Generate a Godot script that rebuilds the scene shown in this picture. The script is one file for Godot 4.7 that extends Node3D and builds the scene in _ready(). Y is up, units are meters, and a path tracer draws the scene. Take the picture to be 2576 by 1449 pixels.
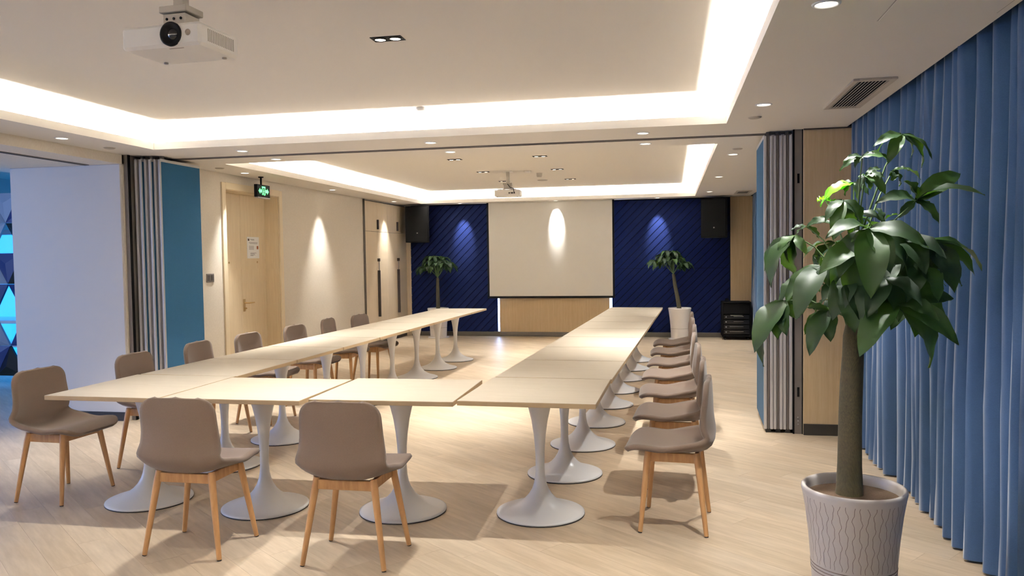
extends Node3D
# A meeting room with a horseshoe of tulip tables, folding partitions parked at both sides and a projection screen at the far end.

const YAW := 0.199474
const PITCH := -0.0405666
const ROLL := -0.0142298
const EYE := 1.55
const WARM := Color(1.0, 0.992, 0.975)
const COVE := Color(1.0, 0.992, 0.975)
const COOL := Color(0.58, 0.72, 1.0)
const CEIL := 2.58
const TRAY := 2.80
const LEFT := -5.17
const FAR := -14.92

# hub of a leaf cluster and its leaflets (tip x, y, z, width over length), metres from the foot of the pot
const PLANT_CLUSTERS := [
	[[0.183, 2.025, -0.02], [[0.065, 1.972, 0.02, 0.32], [0.103, 1.954, -0.08, 0.23], [0.117, 1.898, 0.03, 0.36], [0.283, 1.894, -0.102, 0.38], [0.282, 1.91, 0.036, 0.21], [0.232, 1.928, -0.075, 0.32]]],
	[[0.018, 1.932, 0.05], [[-0.06, 1.911, 0.076, 0.33], [-0.064, 1.879, 0.027, 0.32], [-0.018, 1.885, 0.081, 0.4], [0.132, 1.913, 0.019, 0.36], [0.063, 1.94, 0.084, 0.28]]],
	[[0.037, 1.859, 0.02], [[0.006, 1.851, 0.031, 0.39], [0.101, 1.885, 0.005, 0.44], [0.103, 1.846, 0.05, 0.46], [0.014, 1.763, -0.004, 0.38], [0.1, 1.771, 0.075, 0.42], [0.058, 1.799, 0.014, 0.44]]],
	[[0.177, 1.889, -0.12], [[0.173, 1.842, -0.111, 0.77], [0.297, 1.849, -0.16, 0.4], [0.237, 1.881, -0.092, 0.39], [0.211, 1.821, -0.154, 0.44]]],
	[[0.017, 1.839, -0.1], [[-0.097, 1.771, -0.076, 0.44], [-0.101, 1.747, -0.179, 0.38], [-0.02, 1.786, -0.089, 0.44], [-0.051, 1.828, -0.133, 0.39], [0.074, 1.786, -0.086, 0.44]]],
	[[-0.09, 1.778, -0.14], [[-0.121, 1.768, -0.135, 0.95], [-0.053, 1.744, -0.163, 0.95]]],
	[[-0.066, 1.756, 0.1], [[-0.114, 1.592, 0.163, 0.32], [0.01, 1.649, 0.081, 0.5], [-0.146, 1.665, 0.168, 0.32], [-0.026, 1.618, 0.053, 0.36]]],
	[[0.225, 1.75, 0.03], [[0.173, 1.828, 0.066, 0.65], [0.412, 1.859, -0.044, 0.36], [0.431, 1.756, 0.16, 0.32], [0.298, 1.684, 0.004, 0.44], [0.296, 1.655, 0.078, 0.36], [0.136, 1.759, -0.007, 0.42], [0.05, 1.738, 0.115, 0.32], [0.172, 1.684, -0.004, 0.42]]],
	[[0.018, 1.639, 0.17], [[-0.162, 1.602, 0.272, 0.4], [-0.111, 1.405, 0.122, 0.36], [-0.004, 1.37, 0.288, 0.42], [0.177, 1.416, 0.133, 0.42], [0.204, 1.561, 0.258, 0.38], [-0.047, 1.538, 0.157, 0.42], [0.074, 1.461, 0.251, 0.44]]],
	[[-0.172, 1.658, -0.08], [[-0.08, 1.692, -0.047, 0.32], [-0.218, 1.609, -0.097, 0.33], [-0.24, 1.642, -0.058, 0.33], [-0.12, 1.607, -0.104, 0.39], [-0.051, 1.655, -0.051, 0.36]]],
	[[-0.236, 1.62, 0.0], [[-0.304, 1.538, 0.038, 0.42], [-0.347, 1.47, -0.073, 0.36], [-0.335, 1.404, 0.053, 0.38], [-0.216, 1.445, -0.065, 0.55], [-0.19, 1.54, 0.031, 0.42], [-0.252, 1.507, -0.03, 0.38]]],
	[[-0.136, 1.494, 0.06], [[-0.196, 1.403, 0.122, 0.44], [-0.276, 1.34, 0.041, 0.38], [-0.257, 1.279, 0.188, 0.38], [-0.139, 1.382, 0.025, 0.42], [-0.173, 1.537, 0.077, 0.48], [-0.077, 1.535, 0.038, 0.46], [-0.108, 1.398, 0.103, 0.42]]],
	[[-0.281, 1.348, 0.03], [[-0.411, 1.143, 0.145, 0.38], [-0.36, 1.068, 0.006, 0.42], [-0.312, 1.19, 0.082, 0.48], [-0.337, 1.309, 0.021, 0.44], [-0.28, 1.208, 0.113, 0.42], [-0.235, 1.275, 0.018, 0.44]]],
	[[-0.115, 1.313, 0.08], [[-0.206, 1.137, 0.186, 0.36], [-0.2, 1.207, 0.032, 0.36], [-0.12, 1.191, 0.154, 0.53], [-0.196, 1.322, 0.064, 0.4], [-0.157, 1.204, 0.129, 0.36]]],
	[[0.123, 1.349, 0.13], [[-0.035, 1.142, 0.253, 0.4], [0.274, 1.076, 0.04, 0.44], [0.319, 1.192, 0.237, 0.36], [0.037, 1.321, 0.099, 0.38], [0.251, 1.284, 0.233, 0.44], [0.358, 1.355, 0.054, 0.36]]],
	[[0.26, 1.584, 0.05], [[0.338, 1.381, 0.127, 0.48], [0.493, 1.463, -0.038, 0.34], [0.196, 1.422, 0.109, 0.48], [0.451, 1.445, 0.007, 0.32], [0.323, 1.533, 0.099, 0.42]]],
	[[0.123, 1.536, 0.06], [[0.183, 1.405, 0.153, 0.53], [0.147, 1.361, 0.029, 0.48], [0.029, 1.339, 0.184, 0.48], [0.268, 1.437, 0.019, 0.48]]],
	[[-0.035, 1.458, 0.1], [[-0.04, 1.231, 0.195, 0.48], [0.082, 1.27, 0.062, 0.5], [-0.118, 1.278, 0.173, 0.46], [-0.143, 1.336, 0.082, 0.46], [0.019, 1.23, 0.189, 0.46]]],
	[[0.145, 1.671, -0.15], [[0.243, 1.6, -0.107, 0.42], [0.063, 1.606, -0.212, 0.42], [0.187, 1.568, -0.13, 0.44], [0.117, 1.74, -0.169, 0.44], [0.213, 1.701, -0.114, 0.44]]],
	[[-0.041, 1.59, -0.18], [[-0.13, 1.47, -0.14, 0.46], [0.02, 1.432, -0.236, 0.46], [-0.177, 1.522, -0.15, 0.42], [0.067, 1.519, -0.229, 0.42]]],
	[[-0.014, 1.569, 0.14], [[-0.104, 1.446, 0.222, 0.46], [0.102, 1.345, 0.087, 0.44], [-0.178, 1.463, 0.224, 0.42], [-0.024, 1.347, 0.117, 0.48]]],
	[[0.151, 1.598, 0.12], [[0.209, 1.459, 0.219, 0.48], [0.098, 1.409, 0.101, 0.46], [0.282, 1.518, 0.207, 0.4]]],
	[[0.246, 1.369, -0.06], [[0.229, 1.194, 0.006, 0.46], [0.372, 1.199, -0.117, 0.44], [0.14, 1.225, 0.0, 0.44], [0.319, 1.334, -0.097, 0.44]]],
	[[-0.024, 1.368, -0.1], [[-0.097, 1.22, -0.05, 0.46], [0.028, 1.154, -0.193, 0.44], [0.065, 1.252, -0.075, 0.44], [-0.128, 1.279, -0.152, 0.42]]],
	[[-0.185, 1.437, -0.1], [[-0.286, 1.336, -0.075, 0.44], [-0.189, 1.26, -0.179, 0.44], [-0.142, 1.302, -0.069, 0.44]]],
	[[0.078, 1.444, 0.18], [[-0.011, 1.295, 0.259, 0.44], [0.14, 1.268, 0.113, 0.44], [0.178, 1.342, 0.281, 0.42], [0.174, 1.411, 0.144, 0.38]]],
	[[0.215, 1.503, 0.1], [[0.264, 1.35, 0.179, 0.46], [0.388, 1.406, 0.055, 0.36], [0.149, 1.351, 0.187, 0.44]]],
	[[0.001, 1.701, 0.0], [[-0.083, 1.604, 0.035, 0.44], [0.087, 1.602, -0.042, 0.42], [0.114, 1.664, 0.034, 0.38], [-0.086, 1.671, -0.03, 0.38]]],
	[[0.259, 1.449, -0.16], [[0.34, 1.299, -0.117, 0.48], [0.252, 1.272, -0.247, 0.48], [0.379, 1.4, -0.098, 0.42], [0.181, 1.326, -0.224, 0.46]]],
]

var M := {}
var taken := {}
var rng := RandomNumberGenerator.new()


# ---------------------------------------------------------------- helpers
func numbered(called: String) -> String:
	taken[called] = taken.get(called, -1) + 1
	return called if taken[called] == 0 else "%s_%03d" % [called, taken[called]]


func tag(o: Node3D, label: String, category: String, group := "") -> void:
	o.set_meta("label", label)
	o.set_meta("category", category)
	if group != "":
		o.set_meta("group", group)


func thing(called: String, label: String, category: String, at := Vector3.ZERO, turn := 0.0, group := "") -> Node3D:
	var o := Node3D.new()
	o.name = numbered(called)
	add_child(o)
	o.position = at
	o.rotation.y = turn
	tag(o, label, category, group)
	return o


func setting(called: String, label: String) -> Node3D:
	var o := Node3D.new()
	o.name = called
	add_child(o)
	o.set_meta("kind", "structure")
	o.set_meta("label", label)
	return o


func new_st() -> SurfaceTool:
	var st := SurfaceTool.new()
	st.begin(Mesh.PRIMITIVE_TRIANGLES)
	st.set_smooth_group(-1)
	return st


func done(st: SurfaceTool) -> ArrayMesh:
	st.generate_normals()
	return st.commit()


func put(parent: Node3D, called: String, mesh: Mesh, mat: Material, label := "") -> MeshInstance3D:
	var o := MeshInstance3D.new()
	o.name = called
	o.mesh = mesh
	o.material_override = mat
	o.cast_shadow = GeometryInstance3D.SHADOW_CASTING_SETTING_ON
	parent.add_child(o, true)
	if label != "":
		o.set_meta("label", label)
	return o


func tri(st: SurfaceTool, a: Vector3, b: Vector3, c: Vector3, ref: Vector3) -> void:
	var n := (c - a).cross(b - a)
	if n.dot((a + b + c) / 3.0 - ref) < 0.0:
		var t := b
		b = c
		c = t
	st.add_vertex(a)
	st.add_vertex(b)
	st.add_vertex(c)


func quad(st: SurfaceTool, a: Vector3, b: Vector3, c: Vector3, d: Vector3, ref: Vector3) -> void:
	tri(st, a, b, c, ref)
	tri(st, a, c, d, ref)


func add_box(st: SurfaceTool, c: Vector3, s: Vector3, bevel := 0.0, basis := Basis.IDENTITY) -> void:
	var h := s / 2.0
	var b := minf(bevel, minf(h.x, minf(h.y, h.z)) * 0.9)
	var p := {}
	for sx in [-1, 1]:
		for sy in [-1, 1]:
			for sz in [-1, 1]:
				var k := Vector3i(sx, sy, sz)
				p[[k, 0]] = c + basis * Vector3(sx * h.x, sy * (h.y - b), sz * (h.z - b))
				p[[k, 1]] = c + basis * Vector3(sx * (h.x - b), sy * h.y, sz * (h.z - b))
				p[[k, 2]] = c + basis * Vector3(sx * (h.x - b), sy * (h.y - b), sz * h.z)
	for s1 in [-1, 1]:
		quad(st, p[[Vector3i(s1, -1, -1), 0]], p[[Vector3i(s1, 1, -1), 0]], p[[Vector3i(s1, 1, 1), 0]], p[[Vector3i(s1, -1, 1), 0]], c)
		quad(st, p[[Vector3i(-1, s1, -1), 1]], p[[Vector3i(1, s1, -1), 1]], p[[Vector3i(1, s1, 1), 1]], p[[Vector3i(-1, s1, 1), 1]], c)
		quad(st, p[[Vector3i(-1, -1, s1), 2]], p[[Vector3i(1, -1, s1), 2]], p[[Vector3i(1, 1, s1), 2]], p[[Vector3i(-1, 1, s1), 2]], c)
	if b <= 0.0:
		return
	for s1 in [-1, 1]:
		for s2 in [-1, 1]:
			quad(st, p[[Vector3i(s1, s2, -1), 0]], p[[Vector3i(s1, s2, -1), 1]], p[[Vector3i(s1, s2, 1), 1]], p[[Vector3i(s1, s2, 1), 0]], c)
			quad(st, p[[Vector3i(s1, -1, s2), 0]], p[[Vector3i(s1, -1, s2), 2]], p[[Vector3i(s1, 1, s2), 2]], p[[Vector3i(s1, 1, s2), 0]], c)
			quad(st, p[[Vector3i(-1, s1, s2), 1]], p[[Vector3i(-1, s1, s2), 2]], p[[Vector3i(1, s1, s2), 2]], p[[Vector3i(1, s1, s2), 1]], c)
			for s3 in [-1, 1]:
				var k := Vector3i(s1, s2, s3)
				tri(st, p[[k, 0]], p[[k, 1]], p[[k, 2]], c)


func box(c: Vector3, s: Vector3, bevel := 0.0) -> ArrayMesh:
	var st := new_st()
	add_box(st, c, s, bevel)
	return done(st)


func span(x0: float, x1: float, y0: float, y1: float, z0: float, z1: float, bevel := 0.0) -> ArrayMesh:
	return box(Vector3((x0 + x1) / 2, (y0 + y1) / 2, (z0 + z1) / 2), Vector3(absf(x1 - x0), absf(y1 - y0), absf(z1 - z0)), bevel)


func add_span(st: SurfaceTool, x0: float, x1: float, y0: float, y1: float, z0: float, z1: float, bevel := 0.0) -> void:
	add_box(st, Vector3((x0 + x1) / 2, (y0 + y1) / 2, (z0 + z1) / 2), Vector3(absf(x1 - x0), absf(y1 - y0), absf(z1 - z0)), bevel)


# profile of (radius, height) points, followed upwards along the outside
func add_lathe(st: SurfaceTool, prof: Array, segs := 32, at := Transform3D.IDENTITY, smooth := true) -> void:
	st.set_smooth_group(1 if smooth else -1)
	for i in prof.size() - 1:
		var p0: Vector2 = prof[i]
		var p1: Vector2 = prof[i + 1]
		for k in segs:
			var t0 := TAU * k / segs
			var t1 := TAU * (k + 1) / segs
			var a := at * Vector3(p0.x * cos(t0), p0.y, p0.x * sin(t0))
			var b := at * Vector3(p0.x * cos(t1), p0.y, p0.x * sin(t1))
			var c := at * Vector3(p1.x * cos(t1), p1.y, p1.x * sin(t1))
			var d := at * Vector3(p1.x * cos(t0), p1.y, p1.x * sin(t0))
			if p0.x > 1e-5:
				st.add_vertex(a)
				st.add_vertex(b)
				st.add_vertex(c)
			if p1.x > 1e-5:
				st.add_vertex(a)
				st.add_vertex(c)
				st.add_vertex(d)
	st.set_smooth_group(-1)


func lathe(prof: Array, segs := 32, at := Transform3D.IDENTITY, smooth := true) -> ArrayMesh:
	var st := new_st()
	add_lathe(st, prof, segs, at, smooth)
	return done(st)


func add_tube(st: SurfaceTool, pts: Array, radii: Array, segs := 10) -> void:
	var rings := []
	var side := Vector3.RIGHT
	for i in pts.size():
		var d: Vector3 = (pts[mini(i + 1, pts.size() - 1)] - pts[maxi(i - 1, 0)]).normalized()
		if i == 0 and absf(d.dot(side)) > 0.9:
			side = Vector3.BACK
		side = (side - d * side.dot(d)).normalized()
		var up := d.cross(side)
		var ring := []
		for k in segs:
			var t := TAU * k / segs
			ring.append(pts[i] + (side * cos(t) + up * sin(t)) * radii[i])
		rings.append(ring)
	st.set_smooth_group(1)
	for i in rings.size() - 1:
		var mid: Vector3 = (pts[i] + pts[i + 1]) / 2.0
		for k in segs:
			var l := (k + 1) % segs
			quad(st, rings[i][k], rings[i][l], rings[i + 1][l], rings[i + 1][k], mid)
	st.set_smooth_group(-1)
	for e in [0, rings.size() - 1]:
		var inner: Vector3 = pts[1] if e == 0 else pts[e - 1]
		for k in segs:
			tri(st, pts[e], rings[e][k], rings[e][(k + 1) % segs], inner)


func tube(pts: Array, radii: Array, segs := 10) -> ArrayMesh:
	var st := new_st()
	add_tube(st, pts, radii, segs)
	return done(st)


# a convex outline pulled from a to b: the corners are origin + x * u + y * v
func add_prism(st: SurfaceTool, poly: PackedVector2Array, origin: Vector3, u: Vector3, v: Vector3, depth: Vector3) -> void:
	var c := Vector2.ZERO
	for p in poly:
		c += p
	c /= poly.size()
	var mid := origin + u * c.x + v * c.y + depth / 2.0
	var a := []
	var b := []
	for p in poly:
		a.append(origin + u * p.x + v * p.y)
		b.append(origin + u * p.x + v * p.y + depth)
	for i in poly.size():
		var j := (i + 1) % poly.size()
		quad(st, a[i], a[j], b[j], b[i], mid)
		if i > 0 and i < poly.size() - 1:
			tri(st, a[0], a[i], a[j], mid)
			tri(st, b[0], b[i], b[j], mid)


func mat(color: Color, rough := 0.7, metal := 0.0) -> StandardMaterial3D:
	var m := StandardMaterial3D.new()
	m.albedo_color = color
	m.roughness = rough
	m.metallic = metal
	return m


func rgb(r: float, g: float, b: float) -> Color:
	return Color(r / 255.0, g / 255.0, b / 255.0)


func glow(color: Color, strength: float) -> StandardMaterial3D:
	var m := mat(Color(0.9, 0.9, 0.9), 0.6)
	m.emission_enabled = true
	m.emission = color
	m.emission_energy_multiplier = strength
	return m


# wood grain running along u: fine fibres, broad bands and a few darker flecks
func grain(size: int, a: Color, b: Color, along: float, across: float, number: int) -> ImageTexture:
	var n := FastNoiseLite.new()
	n.seed = number
	n.noise_type = FastNoiseLite.TYPE_SIMPLEX
	n.frequency = 1.0
	var img := Image.create(size, size, true, Image.FORMAT_RGB8)
	for y in size:
		for x in size:
			var u := float(x) / size
			var v := float(y) / size
			var w := n.get_noise_2d(u * along, v * across) * 0.55 + n.get_noise_2d(u * along * 3.1 + 40.0, v * across * 2.7) * 0.3 + n.get_noise_2d(u * along * 0.5 + 90.0, v * across * 0.22) * 0.5
			img.set_pixel(x, y, a.lerp(b, clampf(0.5 + w * 0.75, 0.0, 1.0)))
	img.generate_mipmaps()
	return ImageTexture.create_from_image(img)


func mottled(size: int, a: Color, b: Color, freq: float, number: int) -> ImageTexture:
	var n := FastNoiseLite.new()
	n.seed = number
	n.frequency = 1.0
	n.fractal_octaves = 3
	var img := Image.create(size, size, true, Image.FORMAT_RGB8)
	for y in size:
		for x in size:
			var u := TAU * x / size
			var v := TAU * y / size
			var w := n.get_noise_3d(cos(u) * freq, sin(u) * freq + cos(v) * freq * 0.7, sin(v) * freq)
			img.set_pixel(x, y, a.lerp(b, clampf(0.5 + w * 0.9, 0.0, 1.0)))
	img.generate_mipmaps()
	return ImageTexture.create_from_image(img)


func triplanar(m: StandardMaterial3D, tex: Texture2D, scale: Vector3) -> StandardMaterial3D:
	m.albedo_texture = tex
	m.uv1_triplanar = true
	m.uv1_scale = scale
	return m


func make_materials() -> void:
	M.ceiling = mat(rgb(231, 225, 216), 0.95)
	M.soffit = mat(rgb(231, 225, 216), 0.95)
	M.wallpaper = triplanar(mat(Color.WHITE, 0.92), mottled(256, rgb(220, 211, 197), rgb(227, 219, 206), 9.0, 3), Vector3.ONE * 0.9)
	M.paint = mat(rgb(214, 211, 209), 0.92)
	M.baseboard = mat(rgb(34, 31, 29), 0.5)
	M.baseboard_grey = mat(rgb(74, 68, 60), 0.5)
	var g1 := grain(512, rgb(181, 163, 139), rgb(205, 187, 163), 2.6, 26.0, 11)
	M.planks = []
	for t in [Color(1, 1, 1), Color(0.98, 0.97, 0.955), Color(1.0, 0.99, 0.98), Color(0.965, 0.96, 0.95)]:
		var m := mat(t, 0.42)
		m.albedo_texture = g1
		M.planks.append(m)
	M.subfloor = mat(rgb(96, 82, 66), 0.9)
	M.table_top = triplanar(mat(Color.WHITE, 0.42), grain(512, rgb(190, 178, 159), rgb(197, 186, 168), 3.0, 40.0, 21), Vector3.ONE * 0.8)
	M.table_edge = mat(rgb(196, 172, 136), 0.5)
	M.pedestal = mat(rgb(230, 231, 233), 0.28)
	M.rubber = mat(rgb(38, 34, 32), 0.7)
	M.oak = triplanar(mat(Color.WHITE, 0.5), grain(256, rgb(186, 138, 88), rgb(212, 166, 114), 18.0, 3.0, 31), Vector3.ONE * 1.4)
	M.taupe = triplanar(mat(Color.WHITE, 0.95), mottled(256, rgb(97, 82, 71), rgb(118, 102, 90), 42.0, 41), Vector3.ONE * 6.0)
	M.taupe.rim_enabled = true
	M.taupe.rim = 0.5
	M.taupe.rim_tint = 0.6
	M.panel_blue = triplanar(mat(Color.WHITE, 0.9), mottled(256, rgb(40, 84, 118), rgb(48, 94, 130), 40.0, 51), Vector3.ONE * 2.0)
	M.panel_blue.rim_enabled = true
	M.panel_blue.rim = 0.14
	M.panel_blue.rim_tint = 0.9
	M.aluminium = mat(rgb(196, 193, 192), 0.45, 0.2)
	M.aluminium_dark = mat(rgb(118, 111, 106), 0.5, 0.2)
	M.gap = mat(rgb(24, 26, 38), 0.8)
	M.board_navy = triplanar(mat(Color.WHITE, 0.62), mottled(256, rgb(10, 18, 48), rgb(13, 23, 58), 24.0, 61), Vector3.ONE * 1.5)
	M.board_gap = mat(rgb(7, 9, 20), 0.95)
	for m in [M.board_navy, M.board_gap, M.panel_blue, M.taupe]:
		m.metallic_specular = 0.15
	M.black = mat(rgb(12, 12, 13), 0.6)
	M.black.metallic_specular = 0.2
	M.black_gloss = mat(rgb(14, 14, 16), 0.18)
	M.screen = mat(rgb(228, 226, 221), 0.9)
	M.ply = triplanar(mat(Color.WHITE, 0.6), grain(512, rgb(194, 168, 130), rgb(205, 181, 144), 60.0, 3.0, 71), Vector3.ONE * 0.7)
	M.door = triplanar(mat(Color.WHITE, 0.5), grain(512, rgb(218, 198, 164), rgb(228, 210, 178), 60.0, 3.0, 81), Vector3.ONE * 0.7)
	M.cabinet = triplanar(mat(Color.WHITE, 0.5), grain(512, rgb(216, 198, 170), rgb(225, 208, 182), 60.0, 3.0, 91), Vector3.ONE * 0.7)
	M.frame = mat(rgb(232, 216, 186), 0.5)
	M.brass = mat(rgb(190, 160, 112), 0.32, 0.8)
	M.steel = mat(rgb(150, 146, 142), 0.4, 0.7)
	M.curtain = triplanar(mat(Color.WHITE, 0.88), mottled(256, rgb(54, 80, 114), rgb(68, 96, 136), 30.0, 101), Vector3.ONE * 3.0)
	M.curtain.metallic_specular = 0.2
	M.curtain.rim_enabled = true
	M.curtain.rim = 1.0
	M.curtain.rim_tint = 0.5
	M.leaves = []
	for c in [rgb(27, 47, 22), rgb(22, 40, 20), rgb(36, 59, 24), rgb(20, 36, 22)]:
		var m := mat(c, 0.5)
		m.metallic_specular = 0.35
		m.cull_mode = BaseMaterial3D.CULL_DISABLED
		m.backlight_enabled = true
		m.backlight = Color(0.16, 0.26, 0.03)
		M.leaves.append(m)
	M.backlit_leaf = mat(rgb(98, 160, 34), 0.4)  # lime colour paints in the light shining through these leaves
	M.backlit_leaf.cull_mode = BaseMaterial3D.CULL_DISABLED
	M.backlit_leaf.backlight_enabled = true
	M.backlit_leaf.backlight = Color(0.45, 0.85, 0.04)
	M.stem = mat(rgb(70, 92, 46), 0.6)
	M.bark = triplanar(mat(Color.WHITE, 0.9), mottled(256, rgb(50, 47, 32), rgb(78, 70, 50), 14.0, 111), Vector3(2.5, 1.2, 2.5))
	M.pot = mat(rgb(222, 214, 207), 0.3)
	M.groove = mat(rgb(138, 125, 114), 0.7)
	M.soil = triplanar(mat(Color.WHITE, 1.0), mottled(128, rgb(78, 60, 46), rgb(116, 96, 78), 12.0, 121), Vector3.ONE * 5.0)
	M.plastic = mat(rgb(238, 234, 228), 0.45)
	M.plastic_grey = mat(rgb(176, 168, 156), 0.5)
	M.vent = mat(rgb(196, 186, 172), 0.6)
	M.white = mat(rgb(236, 236, 236), 0.5)
	M.lamp = glow(Color(1.0, 0.95, 0.86), 5.0)
	M.strip = glow(COVE, 4.0)
	M.strip_blue = glow(Color(0.66, 0.78, 1.0), 6.0)
	M.green = glow(Color(0.05, 1.0, 0.55), 0.9)
	M.navy = mat(rgb(24, 44, 104), 0.35)
	M.facet_grey = mat(rgb(150, 158, 172), 0.4)
	M.azure = glow(rgb(0, 150, 255), 0.9)
	M.glass = mat(Color(0.9, 0.95, 1.0, 0.12), 0.02)
	M.glass.transparency = BaseMaterial3D.TRANSPARENCY_ALPHA
	M.coral = mat(rgb(224, 120, 92), 0.6)


func spot(parent: Node3D, at: Vector3, to: Vector3, energy: float, angle: float, soft: float, size := 0.03, color := WARM) -> void:
	var l := SpotLight3D.new()
	l.name = "lamp_light"
	l.light_color = color
	l.light_energy = energy
	l.spot_angle = angle
	l.spot_angle_attenuation = soft
	l.spot_range = 25.0
	l.spot_attenuation = 2.0
	l.light_size = size
	l.shadow_enabled = true
	parent.add_child(l)
	l.position = at
	var d := (to - at).normalized()
	l.basis = Basis.looking_at(d, Vector3.FORWARD if absf(d.y) > 0.9 else Vector3.UP)


func area(parent: Node3D, at: Vector3, towards: Vector3, size: Vector2, energy: float, color: Color, up := Vector3.UP) -> void:
	var l := AreaLight3D.new()
	l.name = "lamp_light"
	l.light_color = color
	l.light_energy = energy
	l.area_size = size
	l.area_range = 30.0
	l.area_attenuation = 2.0
	l.shadow_enabled = true
	parent.add_child(l)
	l.position = at
	l.basis = Basis.looking_at(towards, up)


# ---------------------------------------------------------------- start
func _ready() -> void:
	rng.seed = 7
	var cam := Camera3D.new()
	cam.name = "camera"
	cam.fov = rad_to_deg(2.0 * atan(724.5 / 1971.12))
	cam.near = 0.05
	cam.far = 100.0
	add_child(cam)
	cam.position = Vector3(0, EYE, 0)
	cam.basis = Basis(Vector3.UP, YAW) * Basis(Vector3.RIGHT, PITCH) * Basis(Vector3.BACK, ROLL)
	cam.current = true

	var env := Environment.new()
	var sky := Sky.new()
	var air := ProceduralSkyMaterial.new()
	air.sky_top_color = Color(0.35, 0.55, 0.85)
	air.sky_horizon_color = Color(0.75, 0.84, 0.95)
	air.ground_bottom_color = Color(0.35, 0.36, 0.38)
	air.ground_horizon_color = Color(0.6, 0.65, 0.7)
	sky.sky_material = air
	env.background_mode = Environment.BG_SKY
	env.sky = sky
	env.tonemap_mode = Environment.TONE_MAPPER_LINEAR
	env.tonemap_exposure = 1.84
	env.sdfgi_enabled = true
	env.ssao_enabled = true
	env.ssil_enabled = true
	var we := WorldEnvironment.new()
	we.name = "environment"
	we.environment = env
	add_child(we)

	make_materials()
	build_shell()
	build_floor()
	build_lounge()
	build_far_wall()
	build_left_wall()
	build_partitions()
	build_curtains()
	build_tables()
	build_chairs()
	build_plants()
	build_projectors()
	build_lamps()
	build_ceiling_fittings()
	build_av()


# ---------------------------------------------------------------- shell
func tray(st_low: SurfaceTool, st_lip: SurfaceTool, st_up: SurfaceTool, x0: float, x1: float, z0: float, z1: float) -> void:
	# x0..x1, z0 (far) .. z1 (near): the opening; a trough 0.2 m deep runs behind its lip
	var t := 0.2
	var e := 0.014
	for r in [[x0 - t, x0 - e, z0 - t, z1 + t], [x1 + e, x1 + t, z0 - t, z1 + t], [x0 - e, x1 + e, z0 - t, z0 - e], [x0 - e, x1 + e, z1 + e, z1 + t]]:
		add_span(st_low, r[0], r[1], CEIL, CEIL + 0.02, r[2], r[3])
	for r in [[x0 - 0.014, x0, z0 - 0.014, z1 + 0.014], [x1, x1 + 0.014, z0 - 0.014, z1 + 0.014], [x0, x1, z0 - 0.014, z0], [x0, x1, z1, z1 + 0.014]]:
		add_span(st_lip, r[0], r[1], CEIL, CEIL + 0.066, r[2], r[3])
	add_span(st_up, x0 - t, x1 + t, TRAY, TRAY + 0.1, z0 - t, z1 + t)


func build_shell() -> void:
	var c := setting("ceiling", "white plaster ceiling with two raised trays and lit coves")
	var low := new_st()
	var lip := new_st()
	var up := new_st()
	tray(low, lip, up, -4.67, 0.445, -6.49, 0.6)
	tray(low, lip, up, -4.67, 0.445, -14.45, -7.67)
	for r in [[-5.17, 1.44, 0.8, 1.5], [-5.17, -4.87, -6.69, 0.8], [0.645, 1.44, -6.69, 0.8], [-5.17, 1.44, -7.47, -6.69], [-5.17, -4.87, -14.65, -7.47], [0.645, 1.44, -14.65, -7.47], [-5.17, 1.44, -14.92, -14.65]]:
		add_span(low, r[0], r[1], CEIL, TRAY, r[2], r[3])
	put(c, "soffit", done(low), M.soffit)
	put(c, "cove_lip", done(lip), M.ceiling)
	put(c, "tray_ceiling", done(up), M.ceiling)
	put(c, "curtain_pocket", span(1.44, 1.75, 2.78, 2.90, -14.92, 1.5), M.soffit)
	put(c, "roof_slab", span(-5.40, 1.95, 2.90, 3.0, -15.12, 1.7), M.soffit)
	# the lit coves
	var strips := [[-4.67, 0.445, -6.49, 0.6, "near the camera"], [-4.67, 0.445, -14.45, -7.67, "in the far half of the room"]]
	for s in strips:
		var x0: float = s[0]
		var x1: float = s[1]
		var z0: float = s[2]
		var z1: float = s[3]
		var o := thing("cove_light", "hidden warm strip light glowing around the ceiling tray " + s[4], "cove light", Vector3((x0 + x1) / 2, CEIL + 0.02, (z0 + z1) / 2), 0.0, "cove lights")
		var w := (x1 - x0)
		var d := (z1 - z0)
		var k := 0.054
		for e in [[Vector3(0, 0.008, -d / 2 - k), Vector2(w + 2 * k, 0.03)], [Vector3(0, 0.008, d / 2 + k), Vector2(w + 2 * k, 0.03)], [Vector3(-w / 2 - k, 0.008, 0), Vector2(0.03, d)], [Vector3(w / 2 + k, 0.008, 0), Vector2(0.03, d)]]:
			var at: Vector3 = e[0]
			var size: Vector2 = e[1]
			put(o, "strip", box(at - Vector3(0, 0.004, 0), Vector3(size.x, 0.008, size.y)), M.strip)
			area(o, at + Vector3(0, 0.006, 0), Vector3.UP, size, 3.6 * maxf(size.x, size.y), COVE, Vector3.FORWARD)
	var wr := setting("wall_right", "window wall behind the blue curtains")
	put(wr, "wall_face", span(1.75, 1.95, 0, 2.95, -15.12, 1.7), M.paint)
	var wb := setting("wall_back", "beige wall behind the camera")
	put(wb, "wall_face", span(-5.40, 1.95, 0, 2.95, 1.5, 1.7), M.wallpaper)


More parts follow.
